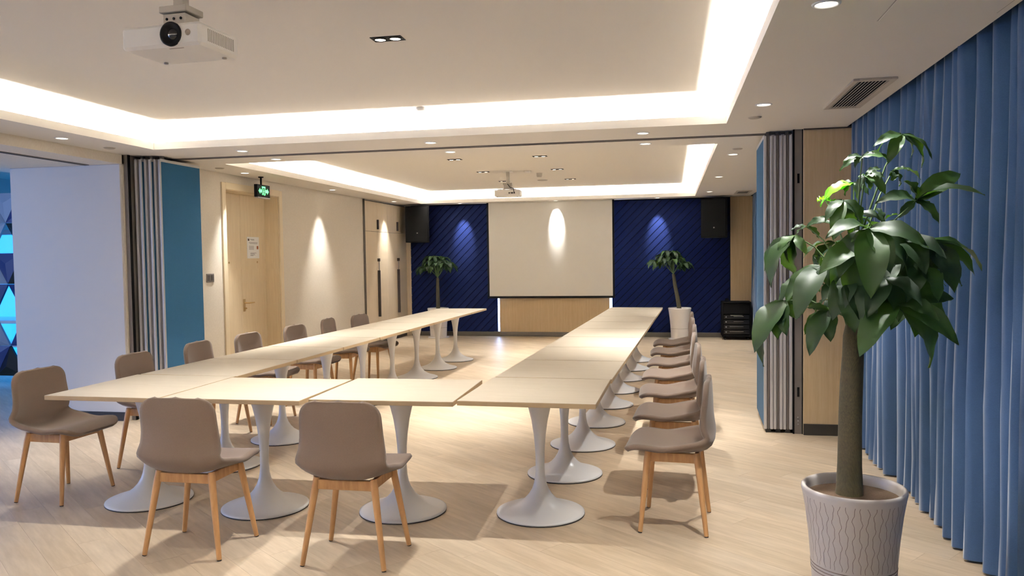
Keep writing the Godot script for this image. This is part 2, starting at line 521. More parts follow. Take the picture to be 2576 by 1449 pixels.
# ---------------------------------------------------------------- floor
func plank_mesh(poly: PackedVector2Array, shift: Vector2, st: SurfaceTool) -> void:
	# poly in the planks' own frame (x along the boards)
	var c := Vector2.ZERO
	for p in poly:
		c += p
	c /= poly.size()
	var mid := Vector3(c.x, -0.004, c.y)
	for i in range(1, poly.size() - 1):
		var t := [poly[0], poly[i], poly[i + 1]]
		if (t[2] - t[0]).cross(t[1] - t[0]) > 0.0:
			t = [t[0], t[2], t[1]]
		for p in t:
			st.set_uv((p + shift) / 1.7)
			st.add_vertex(Vector3(p.x, 0.0, p.y))
	for i in poly.size():
		var a := poly[i]
		var b := poly[(i + 1) % poly.size()]
		st.set_uv((a + shift) / 1.7)
		quad(st, Vector3(a.x, 0, a.y), Vector3(b.x, 0, b.y), Vector3(b.x, -0.006, b.y), Vector3(a.x, -0.006, a.y), mid)


func build_floor() -> void:
	var f := setting("floor", "pale oak plank floor laid diagonally")
	put(f, "subfloor", span(-11.4, 1.95, -0.15, -0.0035, -15.12, 1.7), M.subfloor)
	var turn := -deg_to_rad(37.5)
	var fx := Vector2(cos(-turn), sin(-turn))   # along the boards, in (x, z)
	var fz := Vector2(-fx.y, fx.x)
	var len := 1.22
	var wid := 0.178
	var gap := 0.0004
	var room := PackedVector2Array()
	for p in [Vector2(-11.2, 1.5), Vector2(1.75, 1.5), Vector2(1.75, -14.92), Vector2(-11.2, -14.92)]:
		room.append(Vector2(p.dot(fx), p.dot(fz)))
	var bounds := Rect2(room[0], Vector2.ZERO)
	for p in room:
		bounds = bounds.expand(p)
	var cam := get_node("camera") as Camera3D
	var inv := cam.transform.affine_inverse()
	var whole := []
	for v in 6:
		var st := new_st()
		var r := PackedVector2Array([Vector2(-len / 2 + gap, -wid / 2 + gap), Vector2(len / 2 - gap, -wid / 2 + gap), Vector2(len / 2 - gap, wid / 2 - gap), Vector2(-len / 2 + gap, wid / 2 - gap)])
		plank_mesh(r, Vector2(len / 2 + rng.randf() * 0.4, 0.1 + v * 0.25), st)
		whole.append(done(st))
	var list := []
	var row := 0
	var y := bounds.position.y
	while y < bounds.end.y:
		var x := bounds.position.x - rng.randf() * len
		while x < bounds.end.x:
			var r := PackedVector2Array([Vector2(x + gap, y + gap), Vector2(x + len - gap, y + gap), Vector2(x + len - gap, y + wid - gap), Vector2(x + gap, y + wid - gap)])
			var cut := Geometry2D.intersect_polygons(r, room)
			if cut.size() > 0:
				var mid := Vector2(x + len / 2, y + wid / 2)
				var world := Vector3(mid.x * fx.x + mid.y * fz.x, 0, mid.x * fx.y + mid.y * fz.y)
				var q := inv * world
				var seen := 0.0
				if q.z < -1.0 and world.x > -8.0:
					var px := absf(q.x / q.z) / (1288.0 / 1971.0)
					var py := absf(q.y / q.z) / (724.5 / 1971.0)
					if px < 1.12 and py < 1.25:
						seen = 1.0 / (q.z * q.z)
				list.append({"poly": cut[0], "mid": mid, "seen": seen, "full": absf(cut[0].size() - 4) == 0 and absf(area_of(cut[0]) - area_of(r)) < 1e-4, "tone": rng.randi() % 4, "variant": rng.randi() % 6, "shift": Vector2(rng.randf() * 0.4, rng.randf() * 1.5)})
			x += len
		y += wid
		row += 1
	list.sort_custom(func(a, b): return a.seen > b.seen)
	var rest := []
	for t in 4:
		rest.append(new_st())
	var made := 0
	for p in list:
		if p.seen > 0.0 and made < 300:
			made += 1
			var o: MeshInstance3D
			if p.full:
				o = put(f, "plank", whole[p.variant], M.planks[p.tone])
				o.position = Vector3(p.mid.x * fx.x + p.mid.y * fz.x, 0, p.mid.x * fx.y + p.mid.y * fz.y)
			else:
				var st := new_st()
				plank_mesh(p.poly, p.shift - p.poly[0], st)
				o = put(f, "plank", done(st), M.planks[p.tone])
			o.rotation.y = turn
		else:
			plank_mesh(p.poly, p.shift - p.poly[0], rest[p.tone])
	var far := ArrayMesh.new()
	for t in 4:
		rest[t].generate_normals()
		rest[t].commit(far)
		far.surface_set_material(t, M.planks[t])
	var o := put(f, "distant_planks", far, null)
	o.rotation.y = turn
	o.set_meta("kind", "stuff")


func area_of(p: PackedVector2Array) -> float:
	var a := 0.0
	for i in p.size():
		a += p[i].cross(p[(i + 1) % p.size()])
	return absf(a) / 2.0


# ---------------------------------------------------------------- lounge beyond the opening
func build_lounge() -> void:
	var h := setting("wall_header", "beige lintel over the opening to the lounge")
	put(h, "lintel", span(-6.7, LEFT, 2.49, 2.62, -7.9, 1.5), M.wallpaper)
	var lc := setting("ceiling_lounge", "white ceiling of the lounge beyond the opening")
	put(lc, "slab", span(-11.4, -5.17, 3.0, 3.1, -15.12, 1.7), M.ceiling)
	put(lc, "drop", span(-6.72, -6.7, 2.49, 3.0, -7.9, 1.5), M.ceiling)
	var wp := setting("wall_passage", "pale grey-lilac wall beside the opening")
	put(wp, "wall_face", span(-6.42, -5.182, 0.0, 2.49, -7.4, -6.68, 0.004), M.paint)
	var bp := setting("baseboard_passage", "black baseboard of the pale wall beside the opening")
	put(bp, "board", span(-6.43, -5.18, 0.0, 0.085, -6.67, -6.68), M.baseboard)
	var t := thing("ceiling_track", "dark sliding-door track in the ceiling of the lounge opening", "track", Vector3(-5.52, 2.49, -3.4))
	put(t, "rail", span(-0.028, 0.028, -0.006, 0.0, -3.25, 4.6), M.aluminium_dark)
	put(t, "slot", span(-0.01, 0.01, -0.008, -0.005, -3.24, 4.6), M.gap)
	# outer walls; daylight comes through a window in the far side wall
	var wl := setting("wall_lounge", "outer wall of the lounge around its window")
	var st := new_st()
	add_span(st, -11.4, -11.2, 0, 3.0, -15.12, -5.6)
	add_span(st, -11.4, -11.2, 0, 3.0, -0.4, 1.7)
	add_span(st, -11.4, -11.2, 0, 0.4, -5.6, -0.4)
	add_span(st, -11.4, -11.2, 2.7, 3.0, -5.6, -0.4)
	add_span(st, -11.4, -5.40, 0, 3.0, 1.5, 1.7)
	add_span(st, -11.4, -5.40, 0, 3.0, -15.12, -14.92)
	put(wl, "wall_face", done(st), M.paint)
	var w := setting("window_1", "tall lounge window letting in daylight")
	var fr := new_st()
	for z in [-5.6, -3.9, -2.1, -0.46]:
		add_span(fr, -11.33, -11.27, 0.4, 2.7, z, z + 0.06)
	add_span(fr, -11.33, -11.27, 0.4, 0.46, -5.6, -0.4)
	add_span(fr, -11.33, -11.27, 2.64, 2.7, -5.6, -0.4)
	put(w, "window_frame", done(fr), M.aluminium)
	for z in [-5.54, -3.84, -2.04]:
		put(w, "pane", span(-11.305, -11.295, 0.46, 2.64, z, z + 1.64), M.glass)
	area(w, Vector3(-11.18, 1.55, -3.0), Vector3.RIGHT, Vector2(5.0, 2.2), 15.5, COOL)
	var az := thing("display_wall", "bright azure display wall glowing behind the faceted screen", "display", Vector3(-9.2, 0, -10.6))
	put(az, "display_screen", span(-2.0, 2.2, 0.0, 2.0, -0.05, 0.0), M.azure)
	area(az, Vector3(0.1, 1.0, 0.01), Vector3.BACK, Vector2(4.2, 2.0), 2.5, rgb(0, 150, 255))
	put(az, "top_frame", span(-2.0, 2.2, 2.0, 2.08, -0.05, 0.02, 0.005), M.facet_grey)
	# faceted screen of triangles
	var sc := thing("faceted_screen", "free-standing screen of navy, black and grey triangles in the lounge", "screen", Vector3(-8.262, 0, -8.5))
	var side := 0.444
	var ys := [0.112, 0.497, 0.9, 1.285, 1.68, 2.06, 2.44]
	var kinds := [  # rows from the floor up: [column, points up, material]; some cells stay open
		[[0, true, "black"], [-1, false, "navy"], [-1, true, "navy"], [1, true, "grey"]],
		[[0, true, "navy"], [-1, true, "grey"], [-1, false, "navy"], [1, false, "black"]],
		[[0, false, "navy"], [-1, false, "navy"], [-1, true, "black"], [1, true, "grey"]],
		[[0, false, "navy"], [0, true, "black"], [-1, true, "grey"], [-1, false, "navy"], [1, false, "navy"]],
		[[0, false, "black"], [-1, false, "grey"], [-1, true, "navy"], [1, true, "navy"]],
		[[0, false, "grey"], [0, true, "navy"], [-1, true, "grey"], [1, false, "black"], [-1, false, "navy"]],
	]
	var mats := {"navy": M.navy, "black": M.black_gloss, "grey": M.facet_grey}
	for i in kinds.size():
		var y0: float = ys[i]
		var y1: float = ys[i + 1]
		# rows alternate: in even rows the apexes sit on x = 0
		for k in kinds[i]:
			var up: bool = k[1]
			var x: float = k[0] * side
			var apex_shift := 0.0
			if i % 2 == 0:
				apex_shift = 0.0 if up else side / 2
			else:
				apex_shift = -side / 2 + side if up else 0.0
				if up:
					apex_shift = side / 2
			var tip := Vector3(x + apex_shift, y1 if up else y0, 0)
			var by: float = y0 if up else y1
			var pts := [tip, Vector3(tip.x - side / 2, by, 0), Vector3(tip.x + side / 2, by, 0)]
			var cen: Vector3 = (pts[0] + pts[1] + pts[2]) / 3.0
			var f := new_st()
			var lean := 0.03 if (k[0] + i) % 2 == 0 else -0.02
			var peak := cen + Vector3(0, 0, 0.05 + lean)
			var back := []
			for j in 3:
				pts[j] = cen + (pts[j] - cen) * 0.985
				back.append(pts[j] - Vector3(0, 0, 0.03))
			var inside := cen - Vector3(0, 0, 0.015)
			for j in 3:
				tri(f, pts[j], pts[(j + 1) % 3], peak, inside)
				quad(f, pts[j], pts[(j + 1) % 3], back[(j + 1) % 3], back[j], inside)
			tri(f, back[0], back[1], back[2], inside)
			put(sc, "facet", done(f), mats[k[2]])
	for x in [-0.45, 0.12, 0.5]:
		put(sc, "foot", span(x, x + 0.03, 0.0, 0.12, -0.06, 0.02, 0.003), M.steel)
	# a white counter and a stool-like low table behind it
	var ct := thing("lounge_table", "white lounge table glimpsed behind the faceted screen", "table", Vector3(-9.5, 0, -9.75))
	put(ct, "table_top", span(-0.9, 0.9, 0.70, 0.745, -0.35, 0.35, 0.006), M.white)
	put(ct, "table_shelf", span(-0.8, 0.8, 0.36, 0.40, -0.3, 0.3, 0.006), M.white)
	for x in [-0.82, 0.82, -0.1]:
		for z in [-0.28, 0.28]:
			put(ct, "leg", span(x - 0.02, x + 0.02, 0.0, 0.70, z - 0.02, z + 0.02, 0.004), M.steel)
	var cup := thing("coral_pot", "small coral coloured pot standing on the lounge table", "pot", Vector3(-9.62, 0.745, -9.6))
	put(cup, "body", lathe([Vector2(0, 0), Vector2(0.05, 0), Vector2(0.075, 0.06), Vector2(0.07, 0.13), Vector2(0.06, 0.14), Vector2(0.06, 0.12), Vector2(0, 0.12)], 20), M.coral)


# ---------------------------------------------------------------- far wall
func clip_boards(x0: float, x1: float, y0: float, y1: float) -> Array:
	var out := []
	var rect := PackedVector2Array([Vector2(x0, y0), Vector2(x1, y0), Vector2(x1, y1), Vector2(x0, y1)])
	var pitch := 0.15
	var k := floori((y0 - x1) / pitch) - 1
	while k * pitch < y1 - x0:
		var c := k * pitch
		var g := 0.008
		# band of the lines y = x + c, rising to the right
		var band := PackedVector2Array([Vector2(x0 - 1, x0 - 1 + c + g), Vector2(x1 + 1, x1 + 1 + c + g), Vector2(x1 + 1, x1 + 1 + c + pitch - g), Vector2(x0 - 1, x0 - 1 + c + pitch - g)])
		for p in Geometry2D.intersect_polygons(band, rect):
			if area_of(p) > 0.0008:
				out.append(p)
		k += 1
	return out


func build_far_wall() -> void:
	var w := setting("wall_far", "end wall clad in navy boards around the projection screen")
	put(w, "backing", span(-5.40, 1.95, 0, 2.95, -15.12, -14.92), M.board_gap)
	for r in [[-5.05, -3.30], [-1.08, 1.075]]:
		for half in [[0.085, 1.28], [1.286, 2.56]]:
			for p in clip_boards(r[0], r[1], half[0], half[1]):
				var st := new_st()
				add_prism(st, p, Vector3(0, 0, -14.92), Vector3.RIGHT, Vector3.UP, Vector3(0, 0, 0.028))
				put(w, "board", done(st), M.board_navy)
	put(w, "corner_post", span(LEFT, -5.05, 0, CEIL, -14.92, -14.88), M.cabinet)
	var wp := setting("trim_1", "wood veneer panel under the screen")
	put(wp, "veneer_panel", span(-3.25, -1.125, 0.085, 2.5, -14.90, -14.84, 0.003), M.ply)
	var ws := setting("trim_2", "wood veneer strip between the navy boards and the far curtain")
	put(ws, "veneer_panel", span(1.085, 1.75, 0.085, CEIL, -14.92, -14.86, 0.003), M.ply)
	var bb := setting("baseboard_far", "dark baseboard of the end wall")
	put(bb, "board", span(-5.05, 1.75, 0.0, 0.085, -14.92, -14.87, 0.003), M.baseboard_grey)
	put(bb, "board", span(-3.25, -1.125, 0.0, 0.085, -14.87, -14.83, 0.003), M.baseboard_grey)
	for s in [-1, 1]:
		var x := -3.275 if s < 0 else -1.10
		var l := thing("light_strip", "cool white vertical light strip at the %s edge of the veneer panel" % ("left" if s < 0 else "right"), "strip light", Vector3(x, 0.09, -14.89), 0.0, "strip lights beside the veneer panel")
		put(l, "diffuser", span(-0.02, 0.02, 0.0, 2.4, -0.004, 0.004), M.strip_blue)
		area(l, Vector3(0, 1.2, 0.008), Vector3.BACK, Vector2(0.04, 2.3), 0.25, Color(0.66, 0.78, 1.0))
	var sc := thing("projection_screen", "pulled-down white projection screen with black borders on the end wall", "screen", Vector3(-2.24, 0.74, -14.76))
	put(sc, "fabric", span(-1.185, 1.185, 0.04, 1.84, -0.004, 0.004), M.screen)
	put(sc, "border", span(-1.222, -1.185, 0.02, 1.84, -0.005, 0.005), M.black)
	put(sc, "border", span(1.185, 1.222, 0.02, 1.84, -0.005, 0.005), M.black)
	put(sc, "bottom_bar", span(-1.225, 1.225, 0.0, 0.042, -0.014, 0.014, 0.006), M.black)


# ---------------------------------------------------------------- left wall
func build_left_wall() -> void:
	var w := setting("wall_left", "beige papered wall with the wood door and built-in cupboard")
	var st := new_st()
	add_span(st, -5.40, LEFT, 0, 2.95, -8.46, -6.70)
	add_span(st, -5.40, LEFT, 0, 2.95, -14.92, -9.76)
	add_span(st, -5.40, LEFT, 2.40, 2.95, -9.76, -8.46)
	put(w, "wall_face", done(st), M.wallpaper)
	put(w, "header_wall", span(-5.40, LEFT, 2.62, 2.95, -6.70, 1.7), M.wallpaper)
	var bl := setting("baseboard_left", "pale baseboard along the beige wall")
	put(bl, "board", span(LEFT, -5.158, 0, 0.08, -12.72, -9.86, 0.002), M.frame)
	put(bl, "board", span(LEFT, -5.158, 0, 0.08, -8.37, -6.9, 0.002), M.frame)
	var d := setting("door_1", "pale wood double door with unequal leaves in a deep frame")
	put(d, "casing", span(LEFT, -5.15, 0, 2.47, -8.465, -8.385, 0.003), M.frame)
	put(d, "casing", span(LEFT, -5.15, 0, 2.47, -9.84, -9.76, 0.003), M.frame)
	put(d, "casing", span(LEFT, -5.15, 2.395, 2.475, -9.76, -8.465, 0.003), M.frame)
	put(d, "jamb", span(-5.38, LEFT, 0, 2.40, -8.475, -8.46), M.door)
	put(d, "jamb", span(-5.38, LEFT, 0, 2.40, -9.76, -9.745), M.door)
	put(d, "jamb", span(-5.38, LEFT, 2.385, 2.40, -9.76, -8.46), M.door)
	var narrow := put(d, "narrow_leaf", span(-5.41, -5.365, 0.005, 2.385, -9.122, -8.475, 0.002), M.door)
	var wide := put(d, "wide_leaf", span(-5.41, -5.365, 0.005, 2.385, -9.745, -9.128, 0.002), M.door)
	for e in [[narrow, -8.84], [wide, -9.52]]:
		put(e[0], "peephole", lathe([Vector2(0, 0), Vector2(0.013, 0), Vector2(0.013, 0.006), Vector2(0, 0.008)], 14, Transform3D(Basis(Vector3.BACK, -PI / 2), Vector3(-5.365, 1.52, e[1]))), M.brass)
	var plate := new_st()
	add_box(plate, Vector3(-5.36, 0.97, -9.165), Vector3(0.008, 0.16, 0.05), 0.003)
	put(wide, "lock_plate", done(plate), M.brass)
	put(wide, "handle", tube([Vector3(-5.355, 1.0, -9.165), Vector3(-5.30, 1.0, -9.165), Vector3(-5.29, 1.0, -9.18), Vector3(-5.29, 1.0, -9.29)], [0.01, 0.01, 0.01, 0.009], 10), M.brass)
	put(wide, "thumb_turn", tube([Vector3(-5.355, 0.93, -9.165), Vector3(-5.325, 0.93, -9.165)], [0.012, 0.01], 10), M.brass)
	# notice on the wide leaf
	var n := thing("door_notice", "white notice card with small print stuck on the wood door", "notice", Vector3(-5.364, 1.71, -9.42))
	put(n, "card", span(0, 0.004, -0.14, 0.14, -0.15, 0.15, 0.001), M.white)
	var pr := new_st()
	for l in [[0.108, -0.02, 0.05], [0.098, -0.02, 0.03], [0.065, -0.075, 0.07], [0.052, -0.07, 0.06], [0.02, -0.01, 0.07], [0.006, -0.01, 0.07], [-0.008, -0.01, 0.07], [-0.022, -0.01, 0.07], [-0.07, -0.05, 0.05], [-0.082, -0.02, 0.05], [-0.094, -0.03, 0.05], [-0.106, 0.0, 0.05]]:
		add_span(pr, 0.004, 0.0045, l[0] - 0.0028, l[0] + 0.0028, l[1] * 1.5, l[2] * 1.5)
	put(n, "print", done(pr), mat(rgb(140, 136, 140), 0.8))
	put(n, "emblem", span(0.004, 0.0046, 0.088, 0.116, 0.095, 0.130), mat(rgb(70, 50, 42), 0.8))
	put(n, "stamp", span(0.004, 0.0046, -0.02, 0.022, -0.128, -0.088), mat(rgb(150, 82, 40), 0.8))
	# switch
	var s := thing("light_switch", "dark grey two-gang light switch between blue panel and door", "switch", Vector3(LEFT, 1.35, -8.115))
	put(s, "plate", span(0, 0.008, -0.05, 0.05, -0.075, 0.075, 0.003), M.aluminium_dark)
	for z in [-0.036, 0.036]:
		put(s, "rocker", span(0.008, 0.013, -0.034, 0.034, z - 0.026, z + 0.026, 0.002), mat(rgb(52, 46, 42), 0.4))
	# exit sign
	var e := thing("exit_sign", "green lit running-figure exit sign hanging above the wood door", "sign", Vector3(-4.98, 2.325, -9.0))
	put(e, "housing", span(-0.022, 0.022, 0.0, 0.155, -0.155, 0.155, 0.003), M.black)
	put(e, "bottom_rail", span(-0.024, 0.024, -0.012, 0.002, -0.155, 0.14, 0.002), M.aluminium)
	put(e, "hanger", tube([Vector3(0, 0.155, 0.02), Vector3(0, 0.255, 0.02)], [0.012, 0.012], 8), M.black)
	put(e, "ceiling_cap", lathe([Vector2(0.0, 0.243), Vector2(0.03, 0.243), Vector2(0.035, 0.255), Vector2(0, 0.255)], 16, Transform3D(Basis.IDENTITY, Vector3(0, 0, 0.02))), M.black)
	var g := new_st()
	add_span(g, 0.0222, 0.024, 0.115, 0.135, -0.032, 0.032)   # door frame around the figure
	add_span(g, 0.0222, 0.024, 0.03, 0.135, -0.042, -0.03)
	add_span(g, 0.0222, 0.024, 0.03, 0.135, 0.03, 0.042)
	add_prism(g, PackedVector2Array([Vector2(-0.01, 0.098), Vector2(0.0, 0.108), Vector2(0.01, 0.098), Vector2(0, 0.09)]), Vector3(0.0222, 0, 0), Vector3.BACK, Vector3.UP, Vector3(0.002, 0, 0))
	add_prism(g, PackedVector2Array([Vector2(-0.016, 0.085), Vector2(0.012, 0.088), Vector2(0.01, 0.055), Vector2(-0.006, 0.055)]), Vector3(0.0222, 0, 0), Vector3.BACK, Vector3.UP, Vector3(0.002, 0, 0))
	add_prism(g, PackedVector2Array([Vector2(-0.006, 0.057), Vector2(0.004, 0.057), Vector2(-0.014, 0.022), Vector2(-0.024, 0.024)]), Vector3(0.0222, 0, 0), Vector3.BACK, Vector3.UP, Vector3(0.002, 0, 0))
	add_prism(g, PackedVector2Array([Vector2(0.0, 0.057), Vector2(0.011, 0.057), Vector2(0.022, 0.03), Vector2(0.012, 0.028)]), Vector3(0.0222, 0, 0), Vector3.BACK, Vector3.UP, Vector3(0.002, 0, 0))
	put(e, "running_figure", done(g), M.green)
	for sgn in [-1.0, 1.0]:
		var a := new_st()
		add_prism(a, PackedVector2Array([Vector2(0.048 * sgn, 0.058), Vector2(0.085 * sgn, 0.058), Vector2(0.085 * sgn, 0.095), Vector2(0.048 * sgn, 0.095)]), Vector3(0.0222, 0, 0), Vector3.BACK, Vector3.UP, Vector3(0.002, 0, 0))
		add_prism(a, PackedVector2Array([Vector2(0.085 * sgn, 0.04), Vector2(0.125 * sgn, 0.0765), Vector2(0.085 * sgn, 0.113)]), Vector3(0.0222, 0, 0), Vector3.BACK, Vector3.UP, Vector3(0.002, 0, 0))
		put(e, "arrow", done(a), M.green)
	# built-in cupboard
	var c := thing("wall_cupboard", "pale wood built-in cupboard with tall slot pulls beside the navy wall", "cupboard", Vector3(LEFT, 0, -12.73))
	put(c, "carcass", span(0.0, 0.012, 0.0, 2.56, -2.15, 0.0), M.baseboard)
	put(c, "side_trim", span(0.0, 0.036, 0.0, 2.57, -0.008, 0.004), M.baseboard_grey)
	var cols := [0.008, 0.57, 1.09, 1.60, 2.145]
	for i in 4:
		var z0: float = -cols[i] - 0.0025
		var z1: float = -cols[i + 1] + 0.0025
		for hgt in [[0.06, 2.018, "lower_door"], [2.024, 2.545, "upper_door"]]:
			put(c, hgt[2], span(0.012, 0.034, hgt[0], hgt[1], z1, z0, 0.0015), M.cabinet)
	for z in [-0.57, -1.60]:
		put(c, "slot_pull", span(0.03, 0.078, 0.50, 1.33, z - 0.016, z + 0.016, 0.003), mat(rgb(28, 18, 16), 0.6))
		put(c, "slot_pull", span(0.03, 0.078, 1.49, 1.545, z - 0.016, z + 0.016, 0.003), mat(rgb(28, 18, 16), 0.6))
		put(c, "pull_bar", span(0.050, 0.066, 1.33, 1.50, z - 0.010, z + 0.010, 0.003), M.steel)
		put(c, "slot_pull", span(0.03, 0.066, 2.065, 2.235, z - 0.016, z + 0.016, 0.003), mat(rgb(28, 18, 16), 0.6))


# ---------------------------------------------------------------- folding partitions
func partition_panel(label: String, at: Vector3, turn: float, wide: float, group: String) -> Node3D:
	# x across the thickness, z from the near edge (0) to -wide
	var t := thing("partition_panel", label, "partition panel", at, turn, group)
	put(t, "core", span(-0.030, 0.030, 0.03, 2.545, -wide + 0.01, -0.012), M.aluminium_dark)
	for s in [-1.0, 1.0]:
		put(t, "fabric_face", span(s * 0.030, s * 0.037, 0.05, 2.52, -wide + 0.008, -0.008, 0.001), M.panel_blue)
		put(t, "edge_rib", span(s * 0.013, s * 0.038, 0.03, 2.54, -0.014, 0.006, 0.004), M.aluminium)
		put(t, "top_trim", span(s * 0.028, s * 0.038, 2.52, 2.548, -wide + 0.006, -0.004, 0.001), M.aluminium)
	put(t, "edge_tongue", span(-0.006, 0.006, 0.03, 2.54, -0.012, 0.000, 0.002), M.aluminium_dark)
	put(t, "floor_seal", span(-0.022, 0.022, 0.0, 0.032, -wide + 0.012, -0.006, 0.002), M.rubber)
	put(t, "hanger", span(-0.012, 0.012, 2.53, CEIL, -0.10, -0.06), M.aluminium_dark)
	return t


func build_partitions() -> void:
	var tr := thing("partition_track", "dark ceiling track crossing the room between the two partition stacks", "track", Vector3(-2.1, CEIL, -7.14))
	put(tr, "rail", span(-3.0, 2.95, -0.012, 0.0, -0.018, 0.018, 0.002), M.aluminium_dark)
	put(tr, "slot", span(-2.99, 2.94, -0.014, -0.008, -0.007, 0.007), M.gap)
	var ord := ["outermost", "middle", "innermost"]
	for i in 3:
		partition_panel("folding partition panel parked by the wood wall strip and near plant, %s of three" % ["first from the table side", "middle one", "last by the jamb"][i], Vector3(0.823 + 0.079 * i, 0, -7.0), deg_to_rad(-1.9), 0.84, "partition panels parked beside the near plant")
	for i in 3:
		partition_panel("folding partition panel parked by the door wall, %s of three" % ["blue-faced one towards the tables", "middle one", "last by the jamb"][i], Vector3(-4.90 - 0.083 * i, 0, -6.85 + 0.03 * i), 0.0, 0.66, "partition panels parked beside the door wall")
	var jr := thing("partition_jamb", "dark grey metal jamb between partition stack and wood wall strip", "jamb", Vector3(1.062, 0, -6.98))
	put(jr, "channel", span(-0.038, 0.038, 0, CEIL, -0.35, 0.0, 0.002), M.aluminium_dark)
	put(jr, "seal", span(0.030, 0.042, 0, CEIL, -0.02, 0.006), M.black)
	put(jr, "seal", span(-0.042, -0.030, 0, CEIL, -0.02, 0.006), M.black)
	put(jr, "hinge", span(-0.008, 0.010, 2.13, 2.21, 0.0, 0.006), M.black)
	put(jr, "hinge", span(-0.008, 0.010, 0.32, 0.40, 0.0, 0.006), M.black)
	for y in [0.08, 0.11, 0.14]:
		put(jr, "screw", lathe([Vector2(0.007, 0), Vector2(0.007, 0.004), Vector2(0, 0.005)], 10, Transform3D(Basis(Vector3.RIGHT, PI / 2), Vector3(0, y, 0))), M.steel)
	var jl := thing("partition_jamb", "dark grey metal jamb beside the partition stack at door wall", "jamb", Vector3(-5.135, 0, -6.74))
	put(jl, "channel", span(-0.034, 0.004, 0, CEIL, -0.4, 0.02, 0.002), M.aluminium_dark)
	put(jl, "seal", span(0.004, 0.010, 0, CEIL, -0.02, 0.012), M.black)
	var wr := setting("wall_partition", "wood veneer wall strip between partition stack and curtain")
	put(wr, "veneer_panel", span(1.10, 1.75, 0.0, CEIL, -7.34, -6.95, 0.003), M.ply)
	put(wr, "head_trim", span(1.10, 1.75, CEIL - 0.012, CEIL, -6.95, -6.944), M.baseboard_grey)
	var b := setting("baseboard_partition", "black baseboard of the wood wall strip")
	put(b, "board", span(1.10, 1.60, 0, 0.095, -6.95, -6.938, 0.002), M.baseboard)


# ---------------------------------------------------------------- curtains
func curtain(label: String, z0: float, z1: float, number: int) -> void:
	var o := thing("curtain", label, "curtain", Vector3(1.55, 0, 0), 0.0, "blue floor-length curtains")
	var n := FastNoiseLite.new()
	n.seed = number
	n.frequency = 1.0
	var steps := int((z0 - z1) / 0.011)
	var rows := [0.012, 0.25, 0.8, 1.4, 2.0, 2.5, 2.76]
	var g := []
	for j in rows.size():
		var y: float = rows[j]
		var line := []
		for i in steps + 1:
			var z := z0 + (z1 - z0) * i / steps
			var warp := n.get_noise_2d(z * 1.3, 3.0) * 0.9
			var ph := TAU * z / 0.15 + warp * 5.0 + n.get_noise_2d(z * 2.0, y * 0.35) * 0.8
			var amp := 0.044 + 0.03 * n.get_noise_2d(z * 1.7, 40.0 + y * 0.12) + 0.016 * (1.0 - y / 2.7)
			var x := amp * 1.65 * (sin(ph) + 0.25 * sin(2.0 * ph + 1.0 + warp * 3.0)) + 0.02 * n.get_noise_2d(z * 0.9, y * 0.5 + 9.0)
			line.append(Vector3(clampf(x, -0.125, 0.15), y, z + 0.02 * cos(ph)))
		g.append(line)
	var st := new_st()
	st.set_smooth_group(1)
	for j in rows.size() - 1:
		for i in steps:
			var a: Vector3 = g[j][i]
			quad(st, a, g[j][i + 1], g[j + 1][i + 1], g[j + 1][i], a + Vector3(1, 0, 0))
	# the back of the cloth and its hems
	var t := Vector3(0.004, 0, 0)
	for j in rows.size() - 1:
		for i in steps:
			var a: Vector3 = g[j][i] + t
			quad(st, a, g[j][i + 1] + t, g[j + 1][i + 1] + t, g[j + 1][i] + t, a - Vector3(1, 0, 0))
	st.set_smooth_group(2)
	for i in steps:
		quad(st, g[0][i], g[0][i + 1], g[0][i + 1] + t, g[0][i] + t, g[1][i])
	put(o, "cloth", done(st), M.curtain)
	put(o, "rail", span(-0.02, 0.02, 2.755, 2.78, z1, z0), M.aluminium)


func build_curtains() -> void:
	curtain("long blue velvet curtain hanging behind the large potted plant", 1.45, -6.92, 5)
	curtain("blue velvet curtain in the far half, beyond the partition stack", -7.36, -14.84, 9)


# ---------------------------------------------------------------- tables
func table(label: String, at: Vector3, turn: float, along_x: float, along_z: float) -> Node3D:
	var t := thing("tulip_table", label, "table", at, turn, "tulip tables set in a horseshoe")
	put(t, "table_top", span(-along_x / 2 + 0.001, along_x / 2 - 0.001, 0.7485, 0.75, -along_z / 2 + 0.001, along_z / 2 - 0.001, 0.0005), M.table_top)
	put(t, "edge_band", span(-along_x / 2, along_x / 2, 0.723, 0.7488, -along_z / 2, along_z / 2, 0.0015), M.table_edge)
	put(t, "pedestal", M.tulip, M.pedestal)
	put(t, "floor_ring", M.ring, M.rubber)
	return t


